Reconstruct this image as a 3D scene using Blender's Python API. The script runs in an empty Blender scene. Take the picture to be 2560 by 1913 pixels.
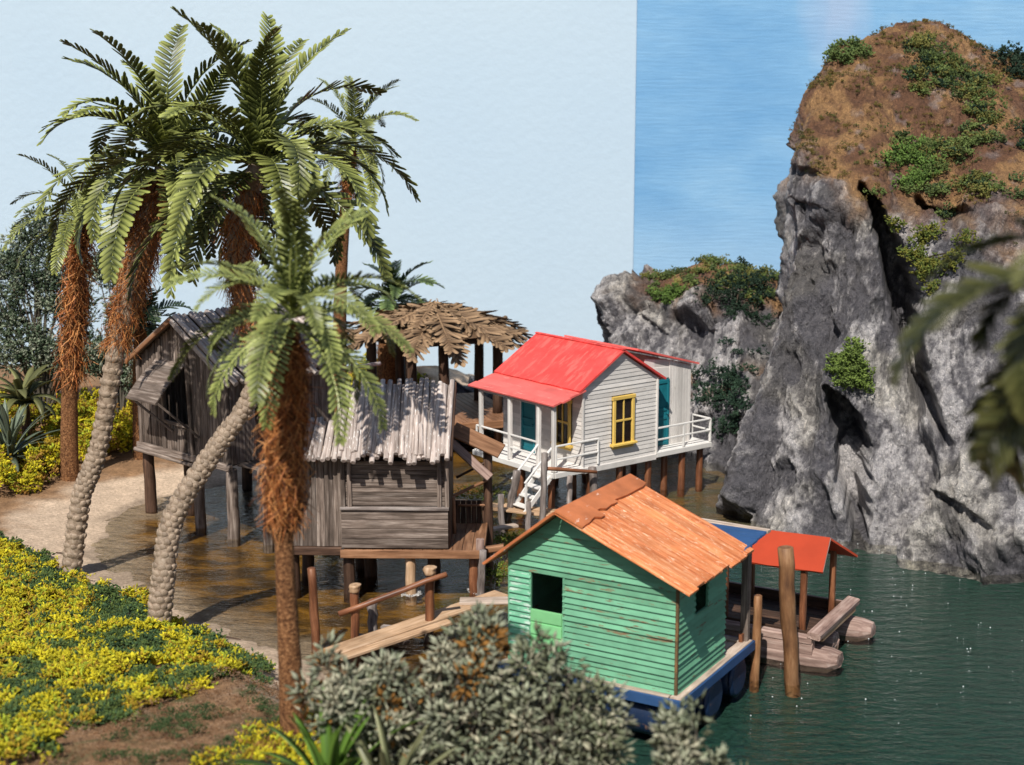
import bpy, math, random
import numpy as np
from mathutils import Matrix, Vector

random.seed(7)
RNG = np.random.default_rng(11)
SC = bpy.context.scene
COL = SC.collection
R = math.radians

# ------------------------------------------------------------------ camera
cam_d = bpy.data.cameras.new("camera")
cam = bpy.data.objects.new("camera", cam_d)
COL.objects.link(cam)
cam.location = (0, 0, 10)
cam.rotation_euler = (R(90 - 10.823), 0, 0)
cam_d.sensor_width = 36.0
cam_d.lens = 36.0 * 3800 / 2560
cam_d.clip_start = 0.1
cam_d.clip_end = 500
cam_d.dof.use_dof = True
cam_d.dof.focus_distance = 31.5
cam_d.dof.aperture_fstop = 0.66
SC.camera = cam

# ------------------------------------------------------------------ light
SUN_EL, SUN_BETA = 49.0, 16.0          # light travels away from the camera, a little to the right
world = bpy.data.worlds.new("World")
SC.world = world
world.use_nodes = True
wn = world.node_tree.nodes
bg = wn["Background"]
sky_t = wn.new("ShaderNodeTexSky")
sky_t.sky_type = 'NISHITA'
sky_t.sun_disc = False
sky_t.sun_elevation = R(SUN_EL)
sky_t.sun_rotation = R(180 + SUN_BETA)
world.node_tree.links.new(sky_t.outputs[0], bg.inputs[0])
bg.inputs[1].default_value = 0.085
sun_d = bpy.data.lights.new("sun", 'SUN')
sun_d.energy = 5.0
sun_d.angle = R(0.5)
sun_d.color = (1.0, 0.95, 0.87)
sun = bpy.data.objects.new("sun", sun_d)
COL.objects.link(sun)
_b, _e = R(SUN_BETA), R(SUN_EL)
sun_dir = Vector((math.sin(_b) * math.cos(_e), math.cos(_b) * math.cos(_e), -math.sin(_e)))
sun.rotation_euler = sun_dir.to_track_quat('-Z', 'Y').to_euler()
sun.location = (-6, -20, 30)

SC.view_settings.view_transform = 'Standard'
SC.view_settings.look = 'None'
SC.view_settings.exposure = 0.08
SC.view_settings.gamma = 1.0
SC.view_settings.use_curve_mapping = False
SC.render.engine = 'CYCLES'
SC.cycles.max_bounces = 6
SC.cycles.transparent_max_bounces = 12
SC.cycles.caustics_reflective = False
SC.cycles.caustics_refractive = False
SC.cycles.sample_clamp_indirect = 6.0
SC.cycles.use_denoising = True

# ------------------------------------------------------------------ noise (numpy perlin)
_P = np.random.default_rng(3).permutation(256)
_P = np.concatenate([_P, _P, _P])
_G = np.random.default_rng(4).normal(size=(256, 3))
_G /= np.linalg.norm(_G, axis=1)[:, None]

def perlin(p):
    p = np.asarray(p, float)
    i = np.floor(p).astype(int)
    f = p - i
    i &= 255
    u = f * f * f * (f * (f * 6 - 15) + 10)
    def g(dx, dy, dz):
        h = _P[_P[_P[i[:, 0] + dx] + i[:, 1] + dy] + i[:, 2] + dz] & 255
        d = f - np.array([dx, dy, dz])
        return np.einsum('ij,ij->i', _G[h], d)
    def L(a, b, t):
        return a + t * (b - a)
    x0 = L(L(g(0, 0, 0), g(1, 0, 0), u[:, 0]), L(g(0, 1, 0), g(1, 1, 0), u[:, 0]), u[:, 1])
    x1 = L(L(g(0, 0, 1), g(1, 0, 1), u[:, 0]), L(g(0, 1, 1), g(1, 1, 1), u[:, 0]), u[:, 1])
    return L(x0, x1, u[:, 2]) * 1.6

def fbm(p, octv=5, lac=2.05, gain=0.5, ridged=False):
    s = 0
    a = 1.0
    q = np.array(p, float)
    for k in range(octv):
        n = perlin(q + 17.3 * k)
        s = s + a * ((1 - 2 * np.abs(n)) if ridged else n)
        a *= gain
        q = q * lac
    return s

def sstep(a, b, x):
    t = np.clip((x - a) / (b - a), 0, 1)
    return t * t * (3 - 2 * t)

# ------------------------------------------------------------------ object helpers
REL = {}

def link(o, parent=None, M=None, label=None, cat=None, group=None, kind=None):
    COL.objects.link(o)
    M = M if M is not None else Matrix.Identity(4)
    if parent is not None:
        o.parent = parent
        o.matrix_basis = REL[parent].inverted() @ M
        REL[o] = M
    else:
        o.matrix_basis = M
        REL[o] = Matrix.Identity(4)
    if label: o["label"] = label
    if cat: o["category"] = cat
    if group: o["group"] = group
    if kind: o["kind"] = kind
    return o

def thing(name, label, cat, loc=(0, 0, 0), deg=0, group=None):
    o = bpy.data.objects.new(name, None)
    o.empty_display_size = 0.2
    return link(o, None, Matrix.Translation(loc) @ Matrix.Rotation(R(deg), 4, 'Z'), label, cat, group)

def pymesh(name, V, F, mat, smooth=False):
    me = bpy.data.meshes.new(name)
    me.from_pydata([tuple(v) for v in V], [], [tuple(int(i) for i in f) for f in F])
    me.update()
    if mat is not None: me.materials.append(mat)
    if smooth: me.shade_smooth()
    return me

def trimesh(name, V, T, mat, col=None, smooth=False):
    V = np.asarray(V, np.float32)
    T = np.asarray(T, np.int32)
    k = T.shape[1]
    me = bpy.data.meshes.new(name)
    me.vertices.add(len(V))
    me.vertices.foreach_set("co", V.ravel())
    me.loops.add(T.size)
    me.loops.foreach_set("vertex_index", T.ravel())
    me.polygons.add(len(T))
    me.polygons.foreach_set("loop_start", np.arange(0, T.size, k, dtype=np.int32))
    me.polygons.foreach_set("loop_total", np.full(len(T), k, np.int32))
    me.polygons.foreach_set("use_smooth", np.full(len(T), smooth, bool))
    me.update(calc_edges=True)
    if col is not None:
        c = np.ones((len(V), 4), np.float32)
        c[:, :col.shape[1]] = col
        a = me.color_attributes.new("col", 'FLOAT_COLOR', 'POINT')
        a.data.foreach_set("color", c.ravel())
    if mat is not None: me.materials.append(mat)
    return me

def mesh_obj(name, me, parent=None, M=None, **k):
    return link(bpy.data.objects.new(name, me), parent, M, **k)

def basis(a, b, up=(0, 0, 1)):
    a, b, up = Vector(a), Vector(b), Vector(up)
    x = (b - a).normalized()
    if abs(x.dot(up.normalized())) > 0.995:
        up = Vector((0, 1, 0)) if abs(x.y) < .9 else Vector((1, 0, 0))
    y = up.cross(x).normalized()
    z = x.cross(y)
    M = Matrix((x, y, z)).transposed().to_4x4()
    M.translation = (a + b) / 2
    return M, (b - a).length

_plank = {}

def plank_mesh(L, W, T, mat, rough=0.0):
    v = random.randrange(3)
    key = (round(L, 2), round(W, 3), round(T, 3), mat.name, v, rough)
    if key in _plank: return _plank[key]
    c = min(W, T) * 0.16
    sec = [(-W/2 + c, -T/2), (W/2 - c, -T/2), (W/2, -T/2 + c), (W/2, T/2 - c), (W/2 - c, T/2), (-W/2 + c, T/2), (-W/2, T/2 - c), (-W/2, -T/2 + c)]
    V, F = [], []
    n = 4 if rough else 2
    for i in range(n):
        t = i / (n - 1)
        dy = random.uniform(-1, 1) * rough * W
        sc = 1 + random.uniform(-1, 1) * rough * .6
        for j, (y, z) in enumerate(sec):
            e = random.uniform(-1, 1) * rough * W * .5 if i in (0, n - 1) else 0
            V.append((L * (t - .5) + e, y * sc + dy, z))
    for i in range(n - 1):
        for j in range(8):
            F.append((i*8 + j, i*8 + (j+1) % 8, (i+1)*8 + (j+1) % 8, (i+1)*8 + j))
    F.append(tuple(range(7, -1, -1)))
    F.append(tuple(range((n-1)*8, n*8)))
    F = [f[::-1] for f in F]
    _plank[key] = pymesh("plank", V, F, mat)
    return _plank[key]

def beam(name, parent, a, b, w, t, mat, up=(0, 0, 1), rough=0.0, **k):
    """box-section timber from a to b; w across, t along up"""
    M, L = basis(a, b, up)
    return mesh_obj(name, plank_mesh(L, w, t, mat, rough), parent, M, **k)

def log_mesh(L, r0, r1, mat, wob=.12, seg=10, rings=6, bend=0.0):
    V, F = [], []
    ph = random.uniform(0, 6.28)
    for i in range(rings):
        t = i / (rings - 1)
        r = r0 + (r1 - r0) * t
        oy, oz = random.gauss(0, wob*r*.5), random.gauss(0, wob*r*.5) + bend*math.sin(math.pi*t)
        for j in range(seg):
            a = 2*math.pi*j/seg
            rr = r * (1 + wob*.35*math.sin(2*a + ph + 3*t) + random.uniform(-1, 1)*wob*.25)
            V.append((L*(t-.5), oy + rr*math.cos(a), oz + rr*math.sin(a)))
    for s in (0, 1):
        i = (rings - 1) * s
        base = len(V)
        for j in range(seg):
            x, y, z = V[i*seg + j]
            V.append((x + (1 if s else -1)*r0*.08, y*.86, z*.86))
    for i in range(rings - 1):
        for j in range(seg):
            F.append((i*seg+j, i*seg+(j+1) % seg, (i+1)*seg+(j+1) % seg, (i+1)*seg+j))
    b0, b1 = rings*seg, rings*seg + seg
    for j in range(seg):
        F.append((b0+j, b0+(j+1) % seg, (j+1) % seg, j))
        k = (rings-1)*seg
        F.append((k+j, k+(j+1) % seg, b1+(j+1) % seg, b1+j))
    F.append(tuple(range(b0+seg-1, b0-1, -1)))
    F.append(tuple(range(b1, b1+seg)))
    F = [f[::-1] for f in F]
    me = pymesh("log", V, F, mat)
    me.polygons.foreach_set("use_smooth", [len(p.vertices) == 4 for p in me.polygons])
    return me

def log(name, parent, a, b, r0, r1, mat, up=(0, 0, 1), wob=.12, bend=0.0, seg=10, rings=6, **k):
    M, L = basis(a, b, up)
    return mesh_obj(name, log_mesh(L, r0, r1, mat, wob, seg, rings, bend), parent, M, **k)

def prism(name, parent, M, outline, t, mat, **k):
    """outline in local x,y extruded along z by t (0..t)"""
    n = len(outline)
    V = [(x, y, 0) for x, y in outline] + [(x, y, t) for x, y in outline]
    F = [tuple(range(n-1, -1, -1)), tuple(range(n, 2*n))] + [(i, (i+1) % n, n+(i+1) % n, n+i) for i in range(n)]
    return mesh_obj(name, pymesh(name, V, F, mat), parent, M, **k)

def frame(O, ex, ey):
    ex, ey = Vector(ex).normalized(), Vector(ey)
    ey = (ey - ex*ey.dot(ex)).normalized()
    M = Matrix((ex, ey, ex.cross(ey))).transposed().to_4x4()
    M.translation = Vector(O)
    return M

# ------------------------------------------------------------------ materials
def mat_new(name):
    m = bpy.data.materials.new(name)
    m.use_nodes = True
    nt = m.node_tree
    b = nt.nodes["Principled BSDF"]
    return m, nt, b

def N(nt, typ, **k):
    n = nt.nodes.new(typ)
    for a, v in k.items(): setattr(n, a, v)
    return n

def coords(nt, scale=(1, 1, 1), kind='Object'):
    tc = N(nt, "ShaderNodeTexCoord")
    mp = N(nt, "ShaderNodeMapping")
    mp.inputs['Scale'].default_value = scale
    nt.links.new(tc.outputs[kind], mp.inputs[0])
    return mp.outputs[0]

def noise(nt, vec, scale=5, detail=4, rough=.55, off=None):
    n = N(nt, "ShaderNodeTexNoise")
    n.inputs['Scale'].default_value = scale
    n.inputs['Detail'].default_value = detail
    n.inputs['Roughness'].default_value = rough
    if off is not None:
        ad = N(nt, "ShaderNodeVectorMath", operation='ADD')
        nt.links.new(vec, ad.inputs[0])
        nt.links.new(off, ad.inputs[1])
        vec = ad.outputs[0]
    nt.links.new(vec, n.inputs['Vector'])
    return n.outputs[0]

def ramp(nt, fac, stops):
    r = N(nt, "ShaderNodeValToRGB")
    e = r.color_ramp.elements
    while len(e) < len(stops): e.new(.5)
    for x, (p, c) in zip(e, stops):
        x.position = p
        x.color = (*c, 1) if len(c) == 3 else c
    nt.links.new(fac, r.inputs[0])
    return r.outputs[0]

def mixc(nt, fac, a, b, mode='MIX'):
    m = N(nt, "ShaderNodeMix", data_type='RGBA', blend_type=mode)
    for sock, v in ((0, fac), (6, a), (7, b)):
        if isinstance(v, (int, float)): m.inputs[sock].default_value = v
        elif isinstance(v, tuple): m.inputs[sock].default_value = (*v, 1)
        else: nt.links.new(v, m.inputs[sock])
    return m.outputs[2]

def bump(nt, b, h, strength=.3, dist=.02):
    n = N(nt, "ShaderNodeBump")
    n.inputs['Strength'].default_value = strength
    n.inputs['Distance'].default_value = dist
    nt.links.new(h, n.inputs['Height'])
    nt.links.new(n.outputs[0], b.inputs['Normal'])

def rnd(nt):
    """per-object random offset vector and value"""
    oi = N(nt, "ShaderNodeObjectInfo")
    m = N(nt, "ShaderNodeMath", operation='MULTIPLY')
    m.inputs[1].default_value = 57.0
    nt.links.new(oi.outputs['Random'], m.inputs[0])
    return oi.outputs['Random'], m.outputs[0]

def wood(name, dark, mid, light, rough=.8, var=.35, grain=16, bmp=.5, spec=.25, fleck=None):
    m, nt, b = mat_new(name)
    r, off = rnd(nt)
    g1 = noise(nt, coords(nt, (1.3, grain, grain)), 1.0, 6, .65, off)
    g2 = noise(nt, coords(nt, (1, 1, 1)), 2.2, 3, .5, off)
    c = ramp(nt, g1, [(.30, dark), (.5, mid), (.72, light)])
    v = ramp(nt, g2, [(.3, (.72, .70, .68)), (.7, (1.18, 1.16, 1.14))])
    c = mixc(nt, .8, c, v, 'MULTIPLY')
    vr = ramp(nt, r, [(0, (1-var, 1-var, 1-var)), (1, (1+var*.6, 1+var*.6, 1+var*.6))])
    c = mixc(nt, 1.0, c, vr, 'MULTIPLY')
    if fleck:
        f = noise(nt, coords(nt, (2.5, 9, 9)), 3.0, 3, .6, off)
        fm = ramp(nt, f, [(.60, (0, 0, 0)), (.66, (1, 1, 1))])
        c = mixc(nt, fm, c, fleck)
    nt.links.new(c, b.inputs['Base Color'])
    b.inputs['Roughness'].default_value = rough
    b.inputs['Specular IOR Level'].default_value = spec
    bump(nt, b, g1, bmp, .012)
    return m

def paint(name, col, worn, wear=.62, rough=.6, streak=(1.5, 7, 7), var=.15, tone=.25, spec=.3, bmp=.35):
    m, nt, b = mat_new(name)
    r, off = rnd(nt)
    g = noise(nt, coords(nt, streak), 1.6, 6, .7, off)
    t = noise(nt, coords(nt, (1, 1, 1)), 1.7, 4, .6, off)
    lo = tuple(x*(1-tone) for x in col)
    hi = tuple(min(1, x*(1+tone*.6)) for x in col)
    c = ramp(nt, t, [(.3, lo), (.7, hi)])
    vr = ramp(nt, r, [(0, (1-var,)*3), (1, (1+var*.5,)*3)])
    c = mixc(nt, 1.0, c, vr, 'MULTIPLY')
    wm = ramp(nt, g, [(wear, (0, 0, 0)), (min(.99, wear+.06), (1, 1, 1))])
    c = mixc(nt, wm, c, worn)
    nt.links.new(c, b.inputs['Base Color'])
    b.inputs['Roughness'].default_value = rough
    b.inputs['Specular IOR Level'].default_value = spec
    bump(nt, b, g, bmp, .01)
    return m

def flat(name, col, rough=.7, spec=.3, var=.2, scale=4, bmp=0.0):
    m, nt, b = mat_new(name)
    t = noise(nt, coords(nt), scale, 5, .6)
    c = ramp(nt, t, [(.3, tuple(x*(1-var) for x in col)), (.7, tuple(min(1, x*(1+var)) for x in col))])
    nt.links.new(c, b.inputs['Base Color'])
    b.inputs['Roughness'].default_value = rough
    b.inputs['Specular IOR Level'].default_value = spec
    if bmp: bump(nt, b, t, bmp, .02)
    return m

def leafmat(name, rough=.45, spec=.4, transl=.25, mul=(1, 1, 1), random_tint=0.25):
    m, nt, b = mat_new(name)
    at = N(nt, "ShaderNodeAttribute", attribute_name="col")
    r, off = rnd(nt)
    vr = ramp(nt, r, [(0, tuple(x*(1-random_tint) for x in mul)), (1, tuple(x*(1+random_tint*.6) for x in mul))])
    c = mixc(nt, 1.0, at.outputs['Color'], vr, 'MULTIPLY')
    nt.links.new(c, b.inputs['Base Color'])
    b.inputs['Roughness'].default_value = rough
    b.inputs['Specular IOR Level'].default_value = spec
    if transl:
        tr = N(nt, "ShaderNodeBsdfTranslucent")
        nt.links.new(c, tr.inputs[0])
        mx = N(nt, "ShaderNodeMixShader")
        mx.inputs[0].default_value = transl
        out = nt.nodes["Material Output"]
        nt.links.new(b.outputs[0], mx.inputs[1])
        nt.links.new(tr.outputs[0], mx.inputs[2])
        nt.links.new(mx.outputs[0], out.inputs[0])
    return m

MT = {}
MT['bamboo'] = wood("weathered_bamboo", (.24, .19, .17), (.46, .39, .355), (.66, .59, .545), .8, .24, 14, .6, fleck=(.66, .63, .60))
MT['greywood'] = wood("grey_wood", (.055, .040, .032), (.170, .132, .110), (.38, .32, .28), .85, .42, 18, .8)
MT['darkwood'] = wood("dark_brown_wood", (.028, .016, .012), (.075, .042, .028), (.15, .085, .055), .6, .3, 12, .5)
MT['post'] = wood("red_brown_post", (.06, .022, .012), (.17, .065, .030), (.33, .15, .075), .45, .3, 10, .5, spec=.4)
MT['greypost'] = wood("grey_driftwood_post", (.08, .065, .06), (.22, .185, .17), (.45, .41, .39), .8, .3, 12, .8)
MT['deck'] = wood("brown_deck", (.13, .060, .030), (.27, .135, .070), (.40, .22, .125), .65, .25, 14, .4)
MT['mooring'] = wood("brown_mooring_wood", (.09, .038, .018), (.25, .12, .052), (.44, .255, .13), .6, .2, 8, .6, spec=.4)
MT['tan'] = wood("tan_plank", (.30, .18, .10), (.50, .33, .20), (.66, .48, .33), .7, .2, 14, .4)
MT['mauve'] = wood("barge_timber", (.15, .095, .080), (.33, .225, .19), (.54, .42, .37), .75, .2, 14, .5)
MT['pale'] = wood("pale_deck_wood", (.30, .22, .17), (.52, .42, .34), (.70, .60, .52), .75, .15, 14, .4)
MT['white'] = paint("whitewash", (.67, .635, .60), (.38, .33, .28), .62, .8, (1.2, 9, 9), .18, .16)
MT['trim'] = paint("white_trim", (.74, .72, .69), (.40, .34, .30), .70, .7, (2, 6, 6), .08, .1)
MT['red'] = paint("red_roof_paint", (.74, .070, .062), (.78, .125, .105), .52, .6, (3.2, .7, 3), .08, .30, spec=.3)
MT['redplank'] = paint("salmon_roof_paint", (.78, .15, .13), (.80, .28, .24), .60, .6, (1.2, 8, 8), .12, .22)
MT['teal'] = paint("teal_paint", (.012, .16, .20), (.02, .07, .09), .70, .5, (2, 5, 5), .1, .25)
MT['yellow'] = paint("yellow_paint", (.74, .50, .12), (.55, .36, .10), .68, .55, (2, 5, 5), .1, .12)
MT['green'] = paint("green_paint", (.150, .385, .235), (.15, .10, .055), .60, .6, (1.6, 9, 9), .16, .25)
MT['greenrust'] = paint("rusty_green_paint", (.135, .35, .21), (.19, .115, .06), .565, .7, (1.4, 8, 8), .2, .3)
MT['greenlight'] = paint("light_green_paint", (.22, .56, .25), (.30, .35, .16), .72, .6, (1.6, 9, 9), .1, .1)
MT['greenwear'] = paint("chalky_green_paint", (.15, .42, .26), (.42, .54, .46), .52, .65, (1.5, 7, 7), .15, .25)
MT['rust'] = paint("rust_trim", (.13, .085, .04), (.22, .12, .05), .55, .8, (2, 6, 6), .2, .3)
MT['orange'] = wood("orange_roof_plank", (.42, .10, .03), (.73, .245, .09), (.86, .43, .22), .6, .18, 20, .6, spec=.35, fleck=(.87, .54, .35))
MT['orangecap'] = paint("dark_orange_paint", (.52, .17, .065), (.84, .70, .60), .62, .55, (2, 5, 5), .1, .3)
MT['blue'] = paint("blue_paint", (.028, .078, .195), (.12, .10, .10), .66, .5, (2, 5, 5), .08, .2)
MT['bluedrum'] = paint("blue_drum_paint", (.010, .026, .070), (.20, .12, .09), .60, .45, (3, 3, 3), .15, .3)
MT['canopy'] = paint("orange_red_paint", (.44, .055, .020), (.50, .20, .11), .68, .45, (2, 3, 3), .06, .12, spec=.4)
MT['glass'] = flat("dark_window_glass", (.018, .012, .010), .12, .5, .3)
MT['dark'] = flat("dark_interior", (.010, .008, .007), .9, .1)
MT['thatch'] = leafmat("dry_brown_thatch", .75, .25, .0, (1, 1, 1), .3)
MT['frond'] = leafmat("palm_leaf", .38, .45, .28, (1, 1, 1), .28)
MT['leaf'] = leafmat("leaf", .6, .3, .15, (1, 1, 1), .1)
MT['cover'] = leafmat("ground_cover_leaf", .8, .15, .2, (1, 1, 1), .0)
MT['fibre'] = leafmat("trunk_fibre", .6, .35, .15, (1, 1, 1), .0)
MT['cork'] = None

def cork():
    m, nt, b = mat_new("cork_bark")
    v = coords(nt)
    n1 = noise(nt, v, 26, 4, .7)
    n2 = noise(nt, v, 3, 3, .5)
    c = ramp(nt, n1, [(.36, (.06, .026, .012)), (.5, (.19, .085, .036)), (.66, (.42, .22, .10))])
    c = mixc(nt, .6, c, ramp(nt, n2, [(.3, (.75, .72, .7)), (.7, (1.15, 1.1, 1.05))]), 'MULTIPLY')
    nt.links.new(c, b.inputs['Base Color'])
    b.inputs['Roughness'].default_value = .85
    b.inputs['Specular IOR Level'].default_value = .2
    bump(nt, b, n1, 1.0, .035)
    return m
MT['cork'] = cork()

def knobmat():
    m, nt, b = mat_new("knobbly_tan_bark")
    v = coords(nt)
    r, off = rnd(nt)
    n1 = noise(nt, v, 9, 5, .65, off)
    c = ramp(nt, n1, [(.32, (.14, .095, .062)), (.5, (.33, .25, .18)), (.7, (.50, .41, .32))])
    vr = ramp(nt, r, [(0, (.7, .68, .66)), (1, (1.12, 1.1, 1.08))])
    c = mixc(nt, 1, c, vr, 'MULTIPLY')
    nt.links.new(c, b.inputs['Base Color'])
    b.inputs['Roughness'].default_value = .5
    b.inputs['Specular IOR Level'].default_value = .45
    bump(nt, b, n1, .4, .03)
    return m
MT['knob'] = knobmat()

# ------------------------------------------------------------------ the setting: sky boards
def board_pale():
    m, nt, b = mat_new("pale_sky_paint")
    v = coords(nt)
    n1 = noise(nt, v, 3.2, 5, .6)
    n2 = noise(nt, v, .06, 2, .5)
    c = ramp(nt, n2, [(.35, (.455, .575, .685)), (.65, (.50, .61, .70))])
    nt.links.new(c, b.inputs['Base Color'])
    b.inputs['Roughness'].default_value = .9
    b.inputs['Specular IOR Level'].default_value = .1
    bump(nt, b, n1, .16, .10)
    return m

def board_blue():
    m, nt, b = mat_new("brushed_sky_paint")
    v = coords(nt, (.16, 1, 2.6))
    w = noise(nt, coords(nt, (.25, .25, .35)), 1.0, 3, .5)
    wv = N(nt, "ShaderNodeVectorMath", operation='SCALE')
    wc = N(nt, "ShaderNodeCombineXYZ")
    nt.links.new(w, wc.inputs[2])
    nt.links.new(wc.outputs[0], wv.inputs[0])
    wv.inputs['Scale'].default_value = .8
    ad = N(nt, "ShaderNodeVectorMath", operation='ADD')
    nt.links.new(v, ad.inputs[0])
    nt.links.new(wv.outputs[0], ad.inputs[1])
    strokes = noise(nt, ad.outputs[0], 4.5, 6, .7)
    big = noise(nt, coords(nt, (.12, .1, .32)), 1.5, 4, .6)
    sep = N(nt, "ShaderNodeSeparateXYZ")
    nt.links.new(coords(nt), sep.inputs[0])
    c = ramp(nt, big, [(.25, (.15, .34, .58)), (.5, (.20, .40, .63)), (.75, (.28, .48, .68))])
    c2 = ramp(nt, strokes, [(.30, (.84, .88, .92)), (.7, (1.15, 1.11, 1.08))])
    c = mixc(nt, .75, c, c2, 'MULTIPLY')
    # paler towards the painted horizon
    mr = N(nt, "ShaderNodeMapRange")
    mr.inputs[1].default_value = 6.0
    mr.inputs[2].default_value = 1.0
    mr.inputs[3].default_value = 0.0
    mr.inputs[4].default_value = 0.45
    nt.links.new(sep.outputs[2], mr.inputs[0])
    c = mixc(nt, mr.outputs[0], c, (.52, .66, .76))
    # a soft pinkish painted cloud
    dx = N(nt, "ShaderNodeVectorMath", operation='DISTANCE')
    mp = coords(nt, (.42, .0, .20))
    nt.links.new(mp, dx.inputs[0])
    dx.inputs[1].default_value = (.42*12.9, 0, .20*13.6)
    nn = noise(nt, coords(nt, (.6, .6, .3)), 1.2, 4, .6)
    sub = N(nt, "ShaderNodeMath", operation='MULTIPLY_ADD')
    nt.links.new(nn, sub.inputs[0])
    sub.inputs[1].default_value = .55
    nt.links.new(dx.outputs['Value'], sub.inputs[2])
    cm = ramp(nt, sub.outputs[0], [(.42, (.42,)*3), (.95, (0,)*3)])
    c = mixc(nt, cm, c, (.50, .52, .64))
    nt.links.new(c, b.inputs['Base Color'])
    b.inputs['Roughness'].default_value = .75
    b.inputs['Specular IOR Level'].default_value = .15
    bump(nt, b, strokes, .3, .08)
    return m

def slab(name, x0, x1, y0, y1, z0, z1, mat):
    V = [(x0, y0, z0), (x1, y0, z0), (x1, y1, z0), (x0, y1, z0), (x0, y0, z1), (x1, y0, z1), (x1, y1, z1), (x0, y1, z1)]
    F = [(0, 1, 5, 4), (1, 2, 6, 5), (2, 3, 7, 6), (3, 0, 4, 7), (4, 5, 6, 7), (0, 3, 2, 1)]
    return mesh_obj(name, pymesh(name, V, F, mat), kind="structure")

sky_a = slab("sky", -32, 4.95, 61.94, 62.2, -9, 19, board_pale())
sky_a["label"] = "plain pale blue sky board behind the palms"
sky_b = slab("sky", 4.6, 30, 62.0, 62.25, -9, 19, board_blue())
sky_b["label"] = "brush-painted blue sky board behind the cliff"

# ------------------------------------------------------------------ ground + bed
LAND = np.array([(-24, 53), (-0.6, 53), (-1.2, 48.5), (-3.2, 46.0), (-4.6, 42.5), (-5.3, 39.8), (-7.2, 38.2), (-9.0, 36.8), (-9.6, 34.8), (-9.35, 32.8),
                 (-8.6, 31.0), (-7.2, 29.2), (-6.0, 27.7), (-4.9, 26.8), (-4.0, 26.0), (-3.4, 25.1), (-2.9, 24.0), (-2.4, 22.9), (-1.5, 21.3), (0, 19.8),
                 (2, 18.3), (3.6, 17.0), (4.8, 15.5), (6.5, 12), (7, 4), (-24, 4)], float)

def poly_sd(P, X, Y):
    d = np.full(X.shape, 1e9)
    ins = np.zeros(X.shape, bool)
    n = len(P)
    for i in range(n):
        a, b = P[i], P[(i+1) % n]
        e = b - a
        t = np.clip(((X-a[0])*e[0] + (Y-a[1])*e[1]) / (e@e), 0, 1)
        d = np.minimum(d, np.hypot(X-a[0]-t*e[0], Y-a[1]-t*e[1]))
        c = ((a[1] > Y) != (b[1] > Y)) & (X < (b[0]-a[0])*(Y-a[1])/(b[1]-a[1]+1e-12)+a[0])
        ins ^= c
    return np.where(ins, d, -d)

def ground_z(X, Y, sd=None):
    X, Y = np.asarray(X, float), np.asarray(Y, float)
    if sd is None: sd = poly_sd(LAND, X, Y)
    p = np.stack([X.ravel()*.5, Y.ravel()*.5, np.zeros(X.size)], 1)
    n1 = fbm(p, 4).reshape(X.shape)
    sd = sd + .22*fbm(p*4.4+3, 3).reshape(X.shape)*np.exp(-(sd/1.2)**2)
    land = np.clip(.16*sd, 0, .34) + .17*np.maximum(0, 27.0-Y)*sstep(.2, 2.2, sd) + .5*sstep(38.5, 44, Y)*sstep(.0, 1.8, sd)
    land = land + .06*n1*sstep(.2, 2, sd)
    bed = np.clip(.07*sd, -.20, 0) + .03*n1
    return np.where(sd > 0, land, bed)

def gz(x, y):
    return float(ground_z(np.array([x]), np.array([y]))[0])

gx = np.linspace(-24, 17, 300)
gy = np.concatenate([np.linspace(4, 18, 40)[:-1], np.linspace(18, 42, 230)[:-1], np.linspace(42, 52.5, 50)])
GX, GY = np.meshgrid(gx, gy)
SD = poly_sd(LAND, GX, GY)
GZ = ground_z(GX, GY, SD)
sdn = SD + .55*fbm(np.stack([GX.ravel()*.9, GY.ravel()*.9, np.zeros(GX.size)], 1), 4).reshape(GX.shape)
weed = fbm(np.stack([GX.ravel()*1.1, GY.ravel()*1.5, np.full(GX.size, 7.)], 1), 5).reshape(GX.shape)
fine = fbm(np.stack([GX.ravel()*3.1, GY.ravel()*3.1, np.full(GX.size, 3.)], 1), 4).reshape(GX.shape)
def C3(*c): return np.array(c)[None, None, :]
def LX(a, b, t): return a*(1-t[..., None]) + b*t[..., None]
sand = C3(.56, .435, .325)*(1+.16*fine[..., None])
soil = C3(.26, .155, .085)*(1+.35*fine[..., None])
amber = C3(.25, .125, .018)
umber = C3(.075, .042, .012)
olive = C3(.12, .105, .022)
deep = C3(.016, .062, .050)
col = sand
col = LX(col, np.broadcast_to(soil, col.shape), sstep(1.5, 2.4, sdn + .35*(GY > 37.5)*1.0))
wet = sstep(.75, .1, sdn)*(1-sstep(-.2, -1.2, sdn))*.0 + sstep(.45, -.05, sdn)
col = col*(1-.38*wet[..., None])
col = LX(col, LX(np.broadcast_to(amber, col.shape), np.broadcast_to(umber, col.shape), sstep(-.30, .25, weed)), sstep(-.30, -1.3, sdn))
col = LX(col, np.broadcast_to(olive, col.shape), sstep(-3.2, -5.2, sdn)*sstep(-.5, .3, weed)*.8)
gmask = sstep(1.2, 3.6, GX + .35*(32-GY)*.6 + .8*weed)
col = LX(col, np.broadcast_to(deep, col.shape), np.where(SD < 0, gmask*sstep(-1.0, -2.5, sdn)*(1-.75*sstep(33.5, 36, GY+.8*weed)), 0))
rock_edge = C3(.20, .17, .14)
col = LX(col, np.broadcast_to(rock_edge, col.shape), np.where(SD < 0, sstep(31, 37, GY)*sstep(4.0, 5.2, GX)*.35, 0))
grassy = fbm(np.stack([GX.ravel()*1.6, GY.ravel()*1.6, np.full(GX.size, 12.)], 1), 4).reshape(GX.shape)
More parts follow.
